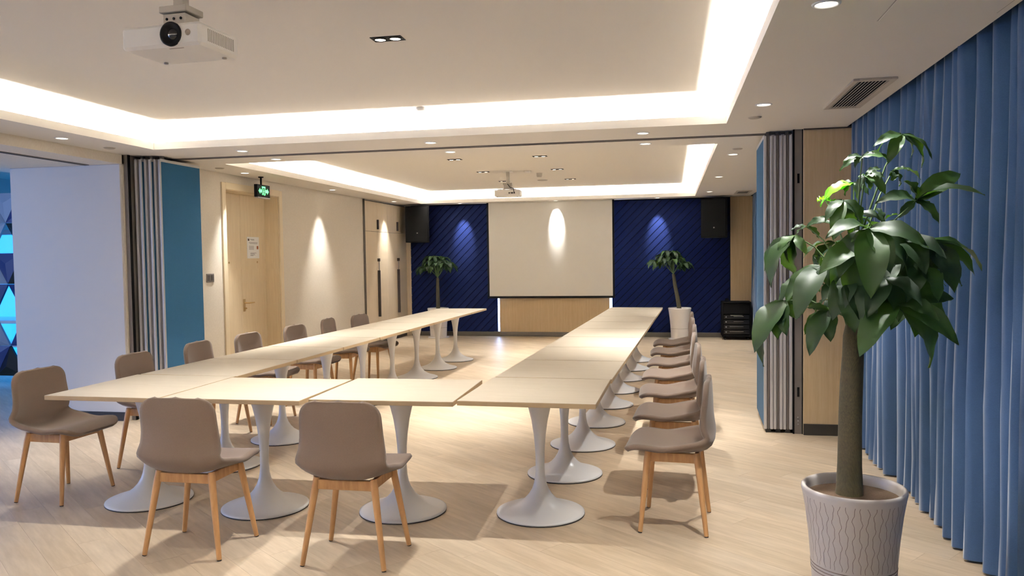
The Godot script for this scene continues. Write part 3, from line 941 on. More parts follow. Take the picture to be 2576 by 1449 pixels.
func build_tables() -> void:
	var prof := []
	for p in [[0.002, 0.258], [0.003, 0.266], [0.010, 0.265], [0.016, 0.250], [0.024, 0.220], [0.036, 0.180], [0.055, 0.136], [0.080, 0.099], [0.110, 0.071], [0.145, 0.050], [0.18, 0.038], [0.22, 0.030], [0.27, 0.0268], [0.33, 0.027], [0.40, 0.0295], [0.48, 0.037], [0.56, 0.049], [0.63, 0.065], [0.68, 0.081], [0.71, 0.094], [0.7235, 0.101]]:
		prof.append(Vector2(p[1], p[0] + 0.004 if p[0] < 0.7 else p[0]))
	M.tulip = lathe(prof, 48)
	M.ring = lathe([Vector2(0.0, 0.0), Vector2(0.264, 0.0), Vector2(0.2665, 0.002), Vector2(0.2665, 0.0062), Vector2(0.25, 0.0065)], 48)
	var nth := ["first", "second", "third", "fourth", "fifth", "sixth", "seventh", "eighth", "ninth"]
	for i in 9:
		var z := -4.61 - 0.868 * i
		var tail := "forming the near corner of the horseshoe on the curtain side" if i == 0 else ("at the screen end of the row on the curtain side" if i == 8 else "%s from the camera in the row on the curtain side" % nth[i])
		table("white tulip table " + tail, Vector3(-0.775 + 0.0325 * i, 0, z), deg_to_rad(-2.1 if i > 0 else -1.0), 0.775, 0.855)
	for i in 9:
		var z := -4.47 - 0.858 * i
		var tail := "forming the near corner of the horseshoe on the door side" if i == 0 else ("at the screen end of the row on the door side" if i == 8 else "%s from the camera in the row on the door side" % nth[i])
		table("white tulip table " + tail, Vector3(-3.327 + 0.0195 * i, 0, z), deg_to_rad(-1.2 if i > 0 else 0.0), 0.765, 0.846)
	table("white tulip table in the near cross row, towards the door side", Vector3(-2.498, 0, -4.455), deg_to_rad(0.5), 0.868, 0.775)
	table("white tulip table in the near cross row, towards the curtain side", Vector3(-1.616, 0, -4.525), deg_to_rad(1.5), 0.850, 0.775)


# ---------------------------------------------------------------- chairs
func chair_shell() -> ArrayMesh:
	# the chair faces -z; middle line of the shell from the top of the back to the front of the seat: z, y, half width
	var key := [[0.190, 0.840, 0.206], [0.195, 0.79, 0.208], [0.199, 0.72, 0.211], [0.201, 0.66, 0.214], [0.207, 0.605, 0.221], [0.214, 0.555, 0.229], [0.209, 0.505, 0.231], [0.182, 0.470, 0.233], [0.13, 0.452, 0.237], [0.04, 0.449, 0.241], [-0.05, 0.458, 0.239], [-0.13, 0.471, 0.237], [-0.20, 0.474, 0.235], [-0.242, 0.460, 0.233], [-0.262, 0.442, 0.232]]
	var line := []   # finely sampled
	var n := key.size()
	for k in n - 1:
		for q in 12:
			var v := []
			for j in 3:
				v.append(cubic_interpolate(key[k][j], key[k + 1][j], key[maxi(k - 1, 0)][j], key[mini(k + 2, n - 1)][j], q / 12.0))
			line.append(v)
	line.append(key[n - 1])
	var run := [0.0]
	for i in range(1, line.size()):
		run.append(run[i - 1] + Vector2(line[i][0] - line[i - 1][0], line[i][1] - line[i - 1][1]).length())
	var total: float = run[run.size() - 1]
	var stops := []
	var r0 := 0.075
	var r1 := 0.085
	for q in 7:
		stops.append(r0 * (1.0 - cos(q / 6.0 * PI / 2)))
	for q in range(1, 24):
		stops.append(lerpf(r0, total - r1, q / 24.0))
	for q in 7:
		stops.append(total - r1 + r1 * sin(q / 6.0 * PI / 2))
	var cols := 18
	var mid := []
	for s in stops:
		var i := 0
		while i < run.size() - 2 and run[i + 1] < s:
			i += 1
		var f: float = clampf((s - run[i]) / maxf(1e-6, run[i + 1] - run[i]), 0.0, 1.0)
		var z0: float = lerpf(line[i][0], line[i + 1][0], f)
		var y0: float = lerpf(line[i][1], line[i + 1][1], f)
		var w: float = lerpf(line[i][2], line[i + 1][2], f)
		if s < r0:
			w += -r0 + sqrt(maxf(0.0, r0 * r0 - (r0 - s) * (r0 - s)))
		if s > total - r1:
			var d: float = s - (total - r1)
			w += -r1 + sqrt(maxf(0.0, r1 * r1 - d * d))
		var back := smoothstep(0.46, 0.60, y0)
		var scoop := smoothstep(-0.12, 0.16, z0) * (1.0 - back)
		var ring := []
		for k in cols + 1:
			var t := 2.0 * k / cols - 1.0
			var q := w * t / 0.235
			var e := q * q
			var z := z0 - back * 0.052 * e * (0.35 + 0.65 * smoothstep(0.84, 0.6, y0)) - scoop * 0.02 * e * e
			var y := y0 + scoop * 0.05 * absf(q) ** 3.0 + (1.0 - back) * 0.006 * e
			ring.append(Vector3(w * t, y, z))
		mid.append(ring)
	var nr := mid.size()
	var out := []
	var inn := []
	for i in nr:
		var lo := []
		var li := []
		for k in cols + 1:
			var du: Vector3 = mid[i][mini(k + 1, cols)] - mid[i][maxi(k - 1, 0)]
			var dv: Vector3 = mid[mini(i + 1, nr - 1)][k] - mid[maxi(i - 1, 0)][k]
			var nn := du.cross(dv).normalized()   # points towards the sitter or away, the same way all over
			var th := 0.015
			lo.append(mid[i][k] + nn * th)
			li.append(mid[i][k] - nn * th)
		out.append(lo)
		inn.append(li)
	var st := new_st()
	st.set_smooth_group(1)
	for i in nr - 1:
		for k in cols:
			for pair in [[out, inn], [inn, out]]:
				var a: Array = pair[0]
				var ref: Vector3 = pair[1][i][k]
				quad(st, a[i][k], a[i][k + 1], a[i + 1][k + 1], a[i + 1][k], ref)
	# rolled rim
	var loop := []
	for k in cols + 1:
		loop.append([0, k])
	for i in range(1, nr):
		loop.append([i, cols])
	for k in range(cols - 1, -1, -1):
		loop.append([nr - 1, k])
	for i in range(nr - 2, 0, -1):
		loop.append([i, 0])
	var cen := Vector3(0, 0.5, 0.05)
	for q in loop.size():
		var a: Array = loop[q]
		var b: Array = loop[(q + 1) % loop.size()]
		var ends := []
		for e in [a, b]:
			var m: Vector3 = mid[e[0]][e[1]]
			var inner: Vector3 = mid[clampi(e[0], 1, nr - 2)][clampi(e[1], 1, cols - 1)]
			var push := (m - inner).normalized() * 0.010
			ends.append([out[e[0]][e[1]], m + push, inn[e[0]][e[1]], inner])
		quad(st, ends[0][0], ends[1][0], ends[1][1], ends[0][1], ends[0][3])
		quad(st, ends[0][1], ends[1][1], ends[1][2], ends[0][2], ends[0][3])
	return done(st)


func make_chair() -> Node3D:
	var c := thing("shell_chair", "", "chair", Vector3.ZERO, 0.0, "taupe shell chairs around the tables")
	put(c, "seat_shell", chair_shell(), M.taupe)
	var ap := new_st()
	add_span(ap, -0.150, 0.150, 0.385, 0.437, 0.118, 0.140, 0.003)
	add_span(ap, -0.150, 0.150, 0.392, 0.444, -0.150, -0.128, 0.003)
	add_span(ap, -0.158, -0.136, 0.387, 0.440, -0.14, 0.13, 0.003)
	add_span(ap, 0.136, 0.158, 0.387, 0.440, -0.14, 0.13, 0.003)
	put(c, "apron", done(ap), M.oak)
	for s in [-1.0, 1.0]:
		for e in [[Vector3(0.152 * s, 0.445, 0.128), Vector3(0.218 * s, 0.0, 0.182)], [Vector3(0.152 * s, 0.452, -0.138), Vector3(0.226 * s, 0.0, -0.178)]]:
			var a: Vector3 = e[0]
			var b: Vector3 = e[1]
			var leg := put(c, "leg", tube([a, a.lerp(b, 0.12), b + (a - b) * 0.012], [0.0175, 0.019, 0.0125], 12), M.oak)
			put(leg, "glide", tube([b + (a - b) * 0.013, b], [0.0115, 0.0115], 10), M.rubber)
	return c


func build_chairs() -> void:
	var proto := make_chair()
	var nth := ["first", "second", "third", "fourth", "fifth", "sixth", "seventh"]
	var spots := []
	var lx := [-3.975, -3.89, -3.875, -3.84, -3.79, -3.80, -3.67]
	var lz := [-4.49, -5.34, -6.16, -6.91, -7.78, -8.66, -9.28]
	var lt := [-2.0, 1.0, 3.0, -3.0, -4.0, 4.0, -6.0]
	for i in 7:
		spots.append([lx[i], lz[i], -90.0 + lt[i], "taupe shell chair with oak legs, %s from the camera along the door-side table row" % nth[i]])
	var rx := [0.022, 0.026, 0.026, 0.022, 0.045, 0.052, 0.066]
	var rz := [-4.575, -5.40, -6.25, -7.11, -7.93, -8.79, -9.67]
	var rt := [-4.5, -3.0, 1.0, -1.5, -2.0, 1.0, 0.0]
	for i in 7:
		spots.append([rx[i], rz[i], 90.0 + rt[i], "taupe shell chair with oak legs, %s from the camera along the curtain-side table row" % nth[i]])
	spots.append([-2.508, -3.785, 0.0, "taupe shell chair with its back to the camera, nearer the door side"])
	spots.append([-1.613, -3.79, 0.0, "taupe shell chair with its back to the camera, nearer the curtain side"])
	for i in spots.size():
		var o := proto
		if i > 0:
			o = proto.duplicate()
			o.name = numbered("shell_chair")
			add_child(o)
		o.position = Vector3(spots[i][0], 0, spots[i][1])
		o.rotation.y = deg_to_rad(spots[i][2])
		o.set_meta("label", spots[i][3])


# ---------------------------------------------------------------- plants
func leaf(a: Vector3, tip: Vector3, wide: float, outward: Vector3) -> ArrayMesh:
	# a blade from its stalk a to its tip, folded a little along the midrib and drooping
	var d := tip - a
	var l := d.length()
	d /= l
	var n := Vector3(0, 0.5, 0) + outward
	n = (n - d * n.dot(d)).normalized()
	var s := d.cross(n)
	var st := new_st()
	st.set_smooth_group(1)
	var rows := 9
	var g := []
	for i in rows + 1:
		var t := float(i) / rows
		var w := wide * l * 0.5 * pow(sin(PI * clampf(pow(t, 0.78), 0.0, 1.0)), 0.75) if i < rows else 0.0
		w = maxf(w, 0.003 if i < rows else 0.0)
		var sag := n * (l * 0.16 * (sin(PI * t)))
		var c := a + d * (l * t) + sag
		var wave := 0.012 * sin(t * 17.0 + a.x * 30.0) * wide
		g.append([c - s * w + n * (w * 0.28 + wave), c - s * w * 0.5 + n * w * 0.10, c, c + s * w * 0.5 + n * w * 0.10, c + s * w + n * (w * 0.28 - wave)])
	for i in rows:
		for k in 4:
			var m: Vector3 = (g[i][k] + g[i + 1][k + 1]) / 2.0
			quad(st, g[i][k], g[i][k + 1], g[i + 1][k + 1], g[i + 1][k], m - n)
	return done(st)


func pot(parent: Node3D, scale: float, wavy: bool) -> void:
	var prof := []
	for p in [[0.0, 0.0], [0.150, 0.0], [0.156, 0.008], [0.160, 0.10], [0.163, 0.165], [0.168, 0.25], [0.177, 0.36], [0.190, 0.47], [0.201, 0.535], [0.206, 0.558], [0.205, 0.568], [0.199, 0.574], [0.190, 0.570], [0.186, 0.558], [0.178, 0.48], [0.0, 0.48]]:
		prof.append(Vector2(p[0], p[1]) * scale)
	var st := new_st()
	add_lathe(st, prof.slice(0, 2), 40, Transform3D.IDENTITY, false)
	add_lathe(st, prof.slice(1, 15), 48)
	put(parent, "pot", done(st), M.pot)
	put(parent, "soil", lathe([Vector2(0.184, 0.530) * scale, Vector2(0.13, 0.535) * scale, Vector2(0.05, 0.540) * scale, Vector2(0.0, 0.538) * scale], 24), M.soil)
	for y in ([0.222, 0.236, 0.250] if wavy else [0.2]):
		var r: float = (0.1632 + (y - 0.166) * 0.06) * scale
		put(parent, "band_groove", lathe([Vector2(r, (y - 0.0022) * scale), Vector2(r + 0.0016, y * scale), Vector2(r, (y + 0.0022) * scale)], 48), M.groove)
	if not wavy:
		return
	for k in 46:
		var w := new_st()
		var t0 := TAU * k / 46.0
		var last := []
		for i in 25:
			var y := 0.262 + 0.275 * i / 24.0
			var r := 0.0
			for q in prof.size() - 1:
				if q < 9 and y >= prof[q].y and y <= prof[q + 1].y:
					r = lerpf(prof[q].x, prof[q + 1].x, (y - prof[q].y) / maxf(1e-5, prof[q + 1].y - prof[q].y))
			var th := t0 + 0.026 * sin(i * 0.75 + k * 2.4) + 0.012 * sin(i * 1.7 + k)
			var dth := 0.0055
			var now := [Vector3((r + 0.0006) * cos(th - dth), y, (r + 0.0006) * sin(th - dth)), Vector3((r + 0.0006) * cos(th + dth), y, (r + 0.0006) * sin(th + dth))]
			if i > 0:
				quad(w, last[0], last[1], now[1], now[0], Vector3(0, y, 0))
			last = now
		put(parent, "wavy_groove", done(w), M.groove)


func build_plants() -> void:
	var p := thing("potted_tree", "large money tree with a thick trunk in a cream grooved pot by the curtain", "plant", Vector3(0.745, 0, -3.45), 0.0, "potted money trees")
	pot(p, 1.0, true)
	put(p, "trunk", tube([Vector3(-0.018, 0.50, 0), Vector3(-0.016, 0.56, 0), Vector3(-0.016, 0.66, 0), Vector3(-0.014, 0.86, 0.0), Vector3(-0.010, 1.0, 0.0), Vector3(-0.004, 1.12, 0.0), Vector3(-0.002, 1.2, 0.0), Vector3(0.0, 1.26, 0)], [0.060, 0.053, 0.048, 0.046, 0.045, 0.042, 0.041, 0.030], 20), M.bark)
	var top := Vector3(0.0, 1.22, 0.0)
	var i := 0
	for c in PLANT_CLUSTERS:
		var hub := Vector3(c[0][0], c[0][1], c[0][2])
		var rise := top + Vector3(hub.x * 0.14, maxf(0.05, (hub.y - top.y) * 0.5), hub.z * 0.14)
		put(p, "leaf_stalk", tube([top + Vector3(hub.x, 0, hub.z).normalized() * 0.02, rise, rise.lerp(hub, 0.6) + Vector3(0, 0.03, 0), hub], [0.008, 0.005, 0.003, 0.0025], 7), M.stem)
		var k := 0
		for l in c[1]:
			var tip := Vector3(l[0], l[1], l[2])
			var out := Vector3(tip.x - 0.0, 0.15, tip.z + 0.12)
			out = out.normalized() * 0.45 + Vector3(-0.12, 0.0, 0.75 - 0.3 * ((k * 5 + i) % 3))
			var backlit: bool = i == 5 or (i == 4 and k < 2)  # upper leaves whose colour carries painted light from behind
			put(p, "leaf", leaf(hub, tip, l[3], out), M.backlit_leaf if backlit else M.leaves[(i + k * 3) % 4])
			k += 1
		i += 1
	far_plant("slim money tree in a tall cream pot before the right navy boards", Vector3(0.165, 0, -14.50), 0.12, 17, 1.13, -0.06)
	far_plant("slim money tree in a cream pot before the left navy boards", Vector3(-4.39, 0, -14.50), 0.0, 29, 1.10, 0.0)


func far_plant(label: String, at: Vector3, lean: float, number: int, height: float, shift: float) -> void:
	var r := RandomNumberGenerator.new()
	r.seed = number
	var p := thing("potted_tree", label, "plant", at, 0.0, "potted money trees")
	pot(p, 1.0, false)
	put(p, "saucer", lathe([Vector2(0, 0.0), Vector2(0.2, 0.0), Vector2(0.205, 0.018), Vector2(0.16, 0.02)], 28), M.pot)
	var top := Vector3(-lean * 0.9, height + 0.06, 0)
	put(p, "trunk", tube([Vector3(0.0, 0.5, 0), Vector3(-lean * 0.3, 0.75, 0), Vector3(-lean * 0.7, 1.0, 0), top], [0.042, 0.036, 0.032, 0.026], 14), M.bark)
	for c in 19:
		var ang := TAU * c / 7.0 + r.randf() * 0.5
		var ring := 0.25 if c < 8 else 0.13
		if c == 18:
			ring = 0.02
		var hub := top + Vector3(cos(ang) * ring + shift, r.randf_range(0.16, 0.30) + (0.12 if c >= 8 else 0.0) + (0.08 if c == 18 else 0.0), sin(ang) * ring * 0.8)
		put(p, "leaf_stalk", tube([top, top.lerp(hub, 0.5) + Vector3(0, 0.04, 0), hub], [0.006, 0.004, 0.0025], 6), M.stem)
		for k in 6:
			var a := TAU * k / 6.0 + r.randf() * 0.6
			var l := r.randf_range(0.13, 0.2)
			var tip := hub + Vector3(cos(a) * l * 0.75 + cos(ang) * 0.05, -l * r.randf_range(0.45, 0.95), sin(a) * l * 0.75 + sin(ang) * 0.03)
			put(p, "leaf", leaf(hub, tip, 0.46, Vector3(cos(a), 0.2, sin(a)).normalized() * 0.6), M.leaves[(c + k) % 4])


# ---------------------------------------------------------------- projectors
func projector(label: String, at: Vector3, turn: float, cables: bool) -> void:
	# the lens looks along -z; at: middle of the bottom
	var p := thing("ceiling_projector", label, "projector", at, turn, "ceiling projectors")
	var w := 0.385
	var d := 0.275
	put(p, "body", span(-w / 2, w / 2, 0.0, 0.096, -d / 2, d / 2, 0.012), M.plastic)
	var face := -d / 2
	var lens := Vector3(-0.055, 0.050, face)
	var turn_in := Basis(Vector3.RIGHT, -PI / 2)
	put(p, "lens_ring", lathe([Vector2(0.050, -0.004), Vector2(0.050, 0.008), Vector2(0.043, 0.010), Vector2(0.038, 0.002), Vector2(0.0, 0.0)], 32, Transform3D(turn_in, lens)), M.black)
	put(p, "lens_glass", lathe([Vector2(0.024, 0.001), Vector2(0.017, 0.008), Vector2(0.0, 0.011)], 24, Transform3D(turn_in, lens + Vector3(-0.006, 0, 0))), M.black_gloss)
	put(p, "sensor", lathe([Vector2(0.013, -0.001), Vector2(0.013, 0.002), Vector2(0.0, 0.003)], 18, Transform3D(turn_in, Vector3(-0.135, 0.052, face))), M.groove)
	var gr := new_st()
	for k in 16:
		var z := -0.085 + 0.0118 * k
		add_span(gr, -w / 2 - 0.0015, -w / 2 + 0.001, 0.024, 0.076, z, z + 0.005)
	put(p, "vent_slots", done(gr), M.plastic_grey)
	put(p, "focus_slot", span(-0.09, -0.02, -0.001, 0.001, face + 0.03, face + 0.034), M.groove)
	for x in [-0.15, 0.15]:
		put(p, "foot", lathe([Vector2(0.0, -0.006), Vector2(0.01, -0.006), Vector2(0.01, 0.001)], 12, Transform3D(Basis.IDENTITY, Vector3(x, 0.0, 0.09))), M.plastic_grey)
	var top: float = TRAY - at.y
	put(p, "pole", span(-0.024, 0.024, 0.165, top, -0.018, 0.030, 0.003), M.plastic_grey)
	put(p, "ceiling_plate", span(-0.07, 0.07, top - 0.008, top, -0.07, 0.07, 0.002), M.plastic)
	var br := new_st()
	add_span(br, -0.066, 0.066, 0.112, 0.120, -0.06, 0.06, 0.002)
	add_span(br, -0.055, 0.055, 0.119, 0.168, -0.045, 0.055, 0.003)
	add_span(br, -0.068, 0.068, 0.172, 0.200, -0.055, 0.065, 0.003)
	put(p, "bracket", done(br), M.plastic_grey)
	for x in [-0.035, 0.0, 0.035]:
		put(p, "screw", lathe([Vector2(0.006, 0), Vector2(0.006, 0.003), Vector2(0, 0.004)], 10, Transform3D(turn_in, Vector3(x, 0.145, -0.045))), M.black)
	for e in [[Vector3(-0.04, 0.115, -0.02), Vector3(-0.15, 0.100, -0.09)], [Vector3(0.04, 0.115, -0.02), Vector3(0.13, 0.100, -0.09)], [Vector3(-0.04, 0.115, 0.03), Vector3(-0.14, 0.100, 0.1)], [Vector3(0.04, 0.115, 0.03), Vector3(0.14, 0.100, 0.1)]]:
		put(p, "spider_arm", tube([e[0], e[1], e[1] - Vector3(0, 0.006, 0)], [0.006, 0.005, 0.006], 8), M.aluminium_dark)
	if cables:
		put(p, "cable", tube([Vector3(-0.01, 0.2, 0.05), Vector3(0.04, 0.13, 0.10), Vector3(0.10, 0.11, 0.18), Vector3(0.11, 0.05, 0.16), Vector3(0.105, 0.045, 0.135)], [0.005, 0.005, 0.005, 0.005, 0.005], 8), M.black)
		for x in [0.11, 0.085, 0.065, 0.035]:
			put(p, "socket", span(x - 0.008, x + 0.008, 0.035, 0.055, d / 2 - 0.001, d / 2 + 0.004), M.black)


func build_projectors() -> void:
	projector("white projector hanging near the camera with its lens facing us", Vector3(-2.085, 2.447, -3.11), PI + deg_to_rad(-3.0), false)
	projector("white projector hanging before the projection screen, cables at its back", Vector3(-2.345, 2.43, -11.41), deg_to_rad(4.0), true)


# ---------------------------------------------------------------- lamps
func downlight(label: String, x: float, z: float, energy: float, angle: float, soft: float, aim := Vector3.ZERO) -> void:
	var o := thing("downlight", label, "downlight", Vector3(x, CEIL, z), 0.0, "round soffit downlights")
	put(o, "trim_ring", lathe([Vector2(0.044, -0.001), Vector2(0.047, -0.006), Vector2(0.056, -0.005), Vector2(0.059, 0.0)], 28), M.white)
	put(o, "lamp_lens", lathe([Vector2(0.0, -0.003), Vector2(0.045, -0.002)], 28), M.lamp)
	var at := Vector3(0, -0.012, 0)
	spot(o, at, at + Vector3(0, -2.5, 0) + aim, energy, angle, soft, 0.03)


func duplex(label: String, x: float, z: float, energy: float) -> void:
	var o := thing("twin_spotlight", label, "spotlight", Vector3(x, TRAY, z), 0.0, "twin recessed spotlights")
	put(o, "tray", span(-0.092, 0.092, -0.004, 0.0, -0.047, 0.047, 0.001), M.black)
	for s in [-0.045, 0.045]:
		put(o, "lamp_ring", lathe([Vector2(0.030, -0.004), Vector2(0.033, -0.009), Vector2(0.037, -0.004)], 24, Transform3D(Basis.IDENTITY, Vector3(s, 0, 0))), M.black)
		put(o, "lamp_lens", lathe([Vector2(0.0, -0.006), Vector2(0.031, -0.005)], 24, Transform3D(Basis.IDENTITY, Vector3(s, 0, 0))), M.lamp)
		spot(o, Vector3(s, -0.014, 0), Vector3(s, -2.5, 0), energy, 37.0, 1.0, 0.018)


func build_lamps() -> void:
	var e := 3.2
	for a in [[-0.22, "curtain"], [-2.10, "middle"], [-3.955, "door"]]:
		downlight("round downlight just before the partition track, %s side" % a[1], a[0], -6.80, e, 32.0, 1.0)
		downlight("round downlight just beyond the partition track, %s side" % a[1], a[0], -7.45, e, 32.0, 1.0)
		downlight("round downlight close to the end wall, %s side" % a[1], a[0], -14.62, 2.0 * e, 20.0, 0.9, Vector3(0, 0, -1.15))
	downlight("large-looking round downlight above the near plant at the top edge", 0.643, -3.50, e, 43.0, 1.0)
	downlight("round downlight beside the air vent over the curtain aisle", 0.645, -5.74, e, 43.0, 1.0)
	downlight("round downlight over the aisle just past the partition stack", 0.65, -8.52, e, 43.0, 1.0)
	downlight("round downlight midway along the far aisle by the curtain", 0.65, -10.95, e, 43.0, 1.0)
	downlight("round downlight over the far aisle near the rack", 0.65, -13.52, e, 43.0, 1.0)
	downlight("round downlight above the opening to the lounge", -4.93, -5.67, e, 32.0, 1.0)
	downlight("round downlight above the wood door", -4.93, -8.52, 0.85 * e, 30.0, 1.0, Vector3(-0.1, 0, 0))
	downlight("round downlight washing the beige wall", -4.94, -11.0, 0.85 * e, 30.0, 1.0, Vector3(-0.1, 0, 0))
	downlight("round downlight washing the built-in cupboard", -4.94, -13.66, 0.85 * e, 30.0, 1.0, Vector3(-0.1, 0, 0))
	var near := [[-4.295, "above the cross tables", 1.5], [-2.77, "overhead, second row from the partition track", 0.35]]
	for n in near:
		duplex("twin spotlight in the near tray %s, curtain side" % n[1], -1.57, n[0], n[2])
		duplex("twin spotlight in the near tray %s, door side" % n[1], -2.70, n[0], n[2])
	for i in 4:
		var z: float = [-8.25, -9.77, -11.32, -12.83][i]
		var nm: String = ["first", "second", "third", "fourth"][i]
		duplex("twin spotlight in the far tray, %s on the curtain side" % nm, -1.595, z, 1.45)
		duplex("twin spotlight in the far tray, %s on the door side" % nm, -2.70, z, 1.45)


func disc(called: String, label: String, category: String, x: float, y: float, z: float, r: float, drop: float, m: Material) -> void:
	var o := thing(called, label, category, Vector3(x, y, z))
	put(o, "cover", lathe([Vector2(0.0, -drop), Vector2(r * 0.82, -drop), Vector2(r, -drop * 0.6), Vector2(r, 0.0)], 28), m)
	put(o, "rim", lathe([Vector2(r, -0.004), Vector2(r * 1.12, -0.003), Vector2(r * 1.14, 0.0)], 28), M.vent)


func vent(label: String, x: float, z: float, w: float, d: float) -> void:
	var o := thing("air_vent", label, "vent", Vector3(x, CEIL, z), 0.0, "ceiling air vents")
	put(o, "backing", span(-w / 2 + 0.02, w / 2 - 0.02, -0.002, 0.0, -d / 2 + 0.02, d / 2 - 0.02), M.black)
	var f := new_st()
	add_span(f, -w / 2, -w / 2 + 0.035, -0.014, 0.0, -d / 2, d / 2, 0.002)
	add_span(f, w / 2 - 0.035, w / 2, -0.014, 0.0, -d / 2, d / 2, 0.002)
	add_span(f, -w / 2 + 0.035, w / 2 - 0.035, -0.014, 0.0, -d / 2, -d / 2 + 0.035, 0.002)
	add_span(f, -w / 2 + 0.035, w / 2 - 0.035, -0.014, 0.0, d / 2 - 0.035, d / 2, 0.002)
	put(o, "frame", done(f), M.vent)
	var n := 9
	for k in n:
		var sx := -w / 2 + 0.035 + (w - 0.07) * (k + 0.5) / n
		var st := new_st()
		add_box(st, Vector3(sx, -0.009, 0), Vector3(0.014, 0.002, d - 0.07), 0.0, Basis(Vector3.BACK, 0.5))
		put(o, "slat", done(st), M.vent)


func build_ceiling_fittings() -> void:
	vent("slatted air vent in the near ceiling edge beside the curtain", 1.205, -5.52, 0.25, 0.95)
	vent("slatted air vent in the far ceiling edge beside the curtain", 1.21, -13.8, 0.25, 0.6)
	disc("smoke_detector", "white round smoke detector near the cove in the near tray", "detector", -2.03, TRAY, -6.33, 0.05, 0.028, M.plastic)
	disc("smoke_detector", "white round smoke detector beside the far projector's pole", "detector", -2.05, TRAY, -11.4, 0.05, 0.028, M.plastic)
	disc("ceiling_speaker", "round ceiling speaker nearest the end wall in the far tray", "speaker", -2.06, TRAY, -12.85, 0.08, 0.012, M.plastic_grey)
	disc("dome_camera", "small dome camera hanging in the far tray behind the projector", "camera", -1.93, TRAY, -11.75, 0.045, 0.06, M.plastic_grey)
	disc("sprinkler_cover", "flat round sprinkler cover before the partition stack by the curtain", "sprinkler", 0.637, CEIL, -6.26, 0.045, 0.01, M.plastic_grey)
	disc("sprinkler_cover", "flat round sprinkler cover beyond the partition stack by the curtain", "sprinkler", 0.658, CEIL, -8.08, 0.045, 0.01, M.plastic_grey)
	disc("sprinkler_cover", "flat round sprinkler cover over the lounge opening", "sprinkler", -4.96, CEIL, -6.27, 0.045, 0.01, M.plastic_grey)
	disc("sprinkler_cover", "flat round sprinkler cover before the wood door", "sprinkler", -4.93, CEIL, -7.99, 0.045, 0.01, M.plastic_grey)
	var a := thing("access_panel", "flush white access panel in the ceiling above the near curtain", "access panel", Vector3(1.16, CEIL, -3.55))
	put(a, "panel", span(-0.24, 0.24, -0.003, 0.0, -0.26, 0.26, 0.002), M.soffit)
	put(a, "reveal", span(-0.245, 0.245, -0.001, 0.0, -0.265, 0.265), M.plastic_grey)
	var w := thing("ceiling_cable", "thin pale cable clipped along the near ceiling tray to the projector", "cable", Vector3(-2.08, TRAY - 0.004, -3.1))
	put(w, "wire", tube([Vector3(0, 0, 0), Vector3(-0.25, 0, 0.2), Vector3(-0.75, 0, 0.62)], [0.003, 0.003, 0.003], 6), M.plastic_grey)


# ---------------------------------------------------------------- sound and rack
func loudspeaker(label: String, x: float, y: float, turn: float) -> void:
	var o := thing("wall_loudspeaker", label, "loudspeaker", Vector3(x, y, -14.62), turn, "black wall loudspeakers")
	var st := new_st()
	add_prism(st, PackedVector2Array([Vector2(-0.23, 0.16), Vector2(0.23, 0.16), Vector2(0.14, -0.16), Vector2(-0.14, -0.16)]), Vector3.ZERO, Vector3.RIGHT, Vector3.BACK, Vector3(0, 0.70, 0))
	put(o, "cabinet", done(st), M.black)
	put(o, "grille", span(-0.21, 0.21, 0.02, 0.68, 0.16, 0.172, 0.004), M.black)
	put(o, "badge", span(-0.012, 0.012, 0.17, 0.19, 0.172, 0.176), M.steel)
	put(o, "bracket", tube([Vector3(0, 0.4, -0.15), Vector3(0, 0.4, -0.24)], [0.02, 0.02], 8), M.aluminium_dark)


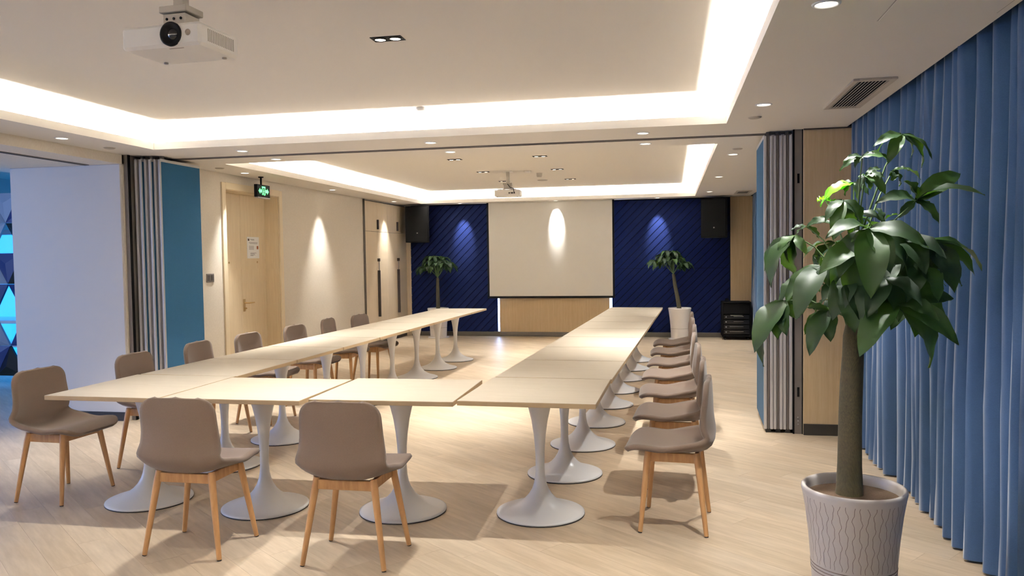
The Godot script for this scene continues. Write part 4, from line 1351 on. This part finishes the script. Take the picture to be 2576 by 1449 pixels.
func build_av() -> void:
	loudspeaker("black loudspeaker mounted high in the corner by the cupboard", -4.79, 1.84, deg_to_rad(8.0))
	loudspeaker("black loudspeaker mounted high on the navy boards by the wood strip", 0.80, 1.83, deg_to_rad(-10.0))
	var r := thing("equipment_rack", "black equipment rack on castors in the corner by the far curtain", "rack", Vector3(1.155, 0, -14.62))
	put(r, "side", span(-0.25, -0.23, 0.06, 0.68, -0.2, 0.2, 0.003), M.black)
	put(r, "side", span(0.23, 0.25, 0.06, 0.68, -0.2, 0.2, 0.003), M.black)
	put(r, "top", span(-0.25, 0.25, 0.66, 0.68, -0.2, 0.2, 0.003), M.black)
	put(r, "bottom", span(-0.25, 0.25, 0.06, 0.08, -0.2, 0.2, 0.003), M.black)
	put(r, "back", span(-0.23, 0.23, 0.08, 0.66, -0.2, -0.19), M.black)
	for y in [0.10, 0.19, 0.28, 0.37]:
		var u := put(r, "amplifier", span(-0.225, 0.225, y, y + 0.08, -0.18, 0.17, 0.003), M.black_gloss)
		put(u, "trim_line", span(-0.05 if y > 0.2 else -0.12, 0.12, y + 0.045, y + 0.052, 0.17, 0.172), M.steel)
		put(u, "knob", lathe([Vector2(0.014, 0), Vector2(0.013, 0.012), Vector2(0, 0.013)], 12, Transform3D(Basis(Vector3.RIGHT, PI / 2), Vector3(-0.18, y + 0.04, 0.17))), M.steel)
	put(r, "drawer_front", span(-0.225, 0.225, 0.46, 0.655, -0.18, 0.172, 0.003), M.black)
	put(r, "handle", tube([Vector3(-0.1, 0.44, 0.172), Vector3(-0.1, 0.44, 0.20), Vector3(0.1, 0.44, 0.20), Vector3(0.1, 0.44, 0.172)], [0.007, 0.007, 0.007, 0.007], 8), M.steel)
	for x in [-0.2, 0.2]:
		for z in [-0.15, 0.15]:
			put(r, "castor", lathe([Vector2(0, -0.012), Vector2(0.03, -0.012), Vector2(0.03, 0.012), Vector2(0, 0.012)], 16, Transform3D(Basis(Vector3.BACK, PI / 2), Vector3(x, 0.03, z))), M.black_gloss)
	var mic := thing("microphone_box", "small black box standing on the equipment rack", "box", Vector3(1.0, 0.68, -14.6))
	put(mic, "body", span(-0.03, 0.03, 0.0, 0.045, -0.04, 0.04, 0.008), M.black)
	put(mic, "lid", span(-0.032, 0.032, 0.045, 0.055, -0.042, 0.042, 0.004), M.black_gloss)
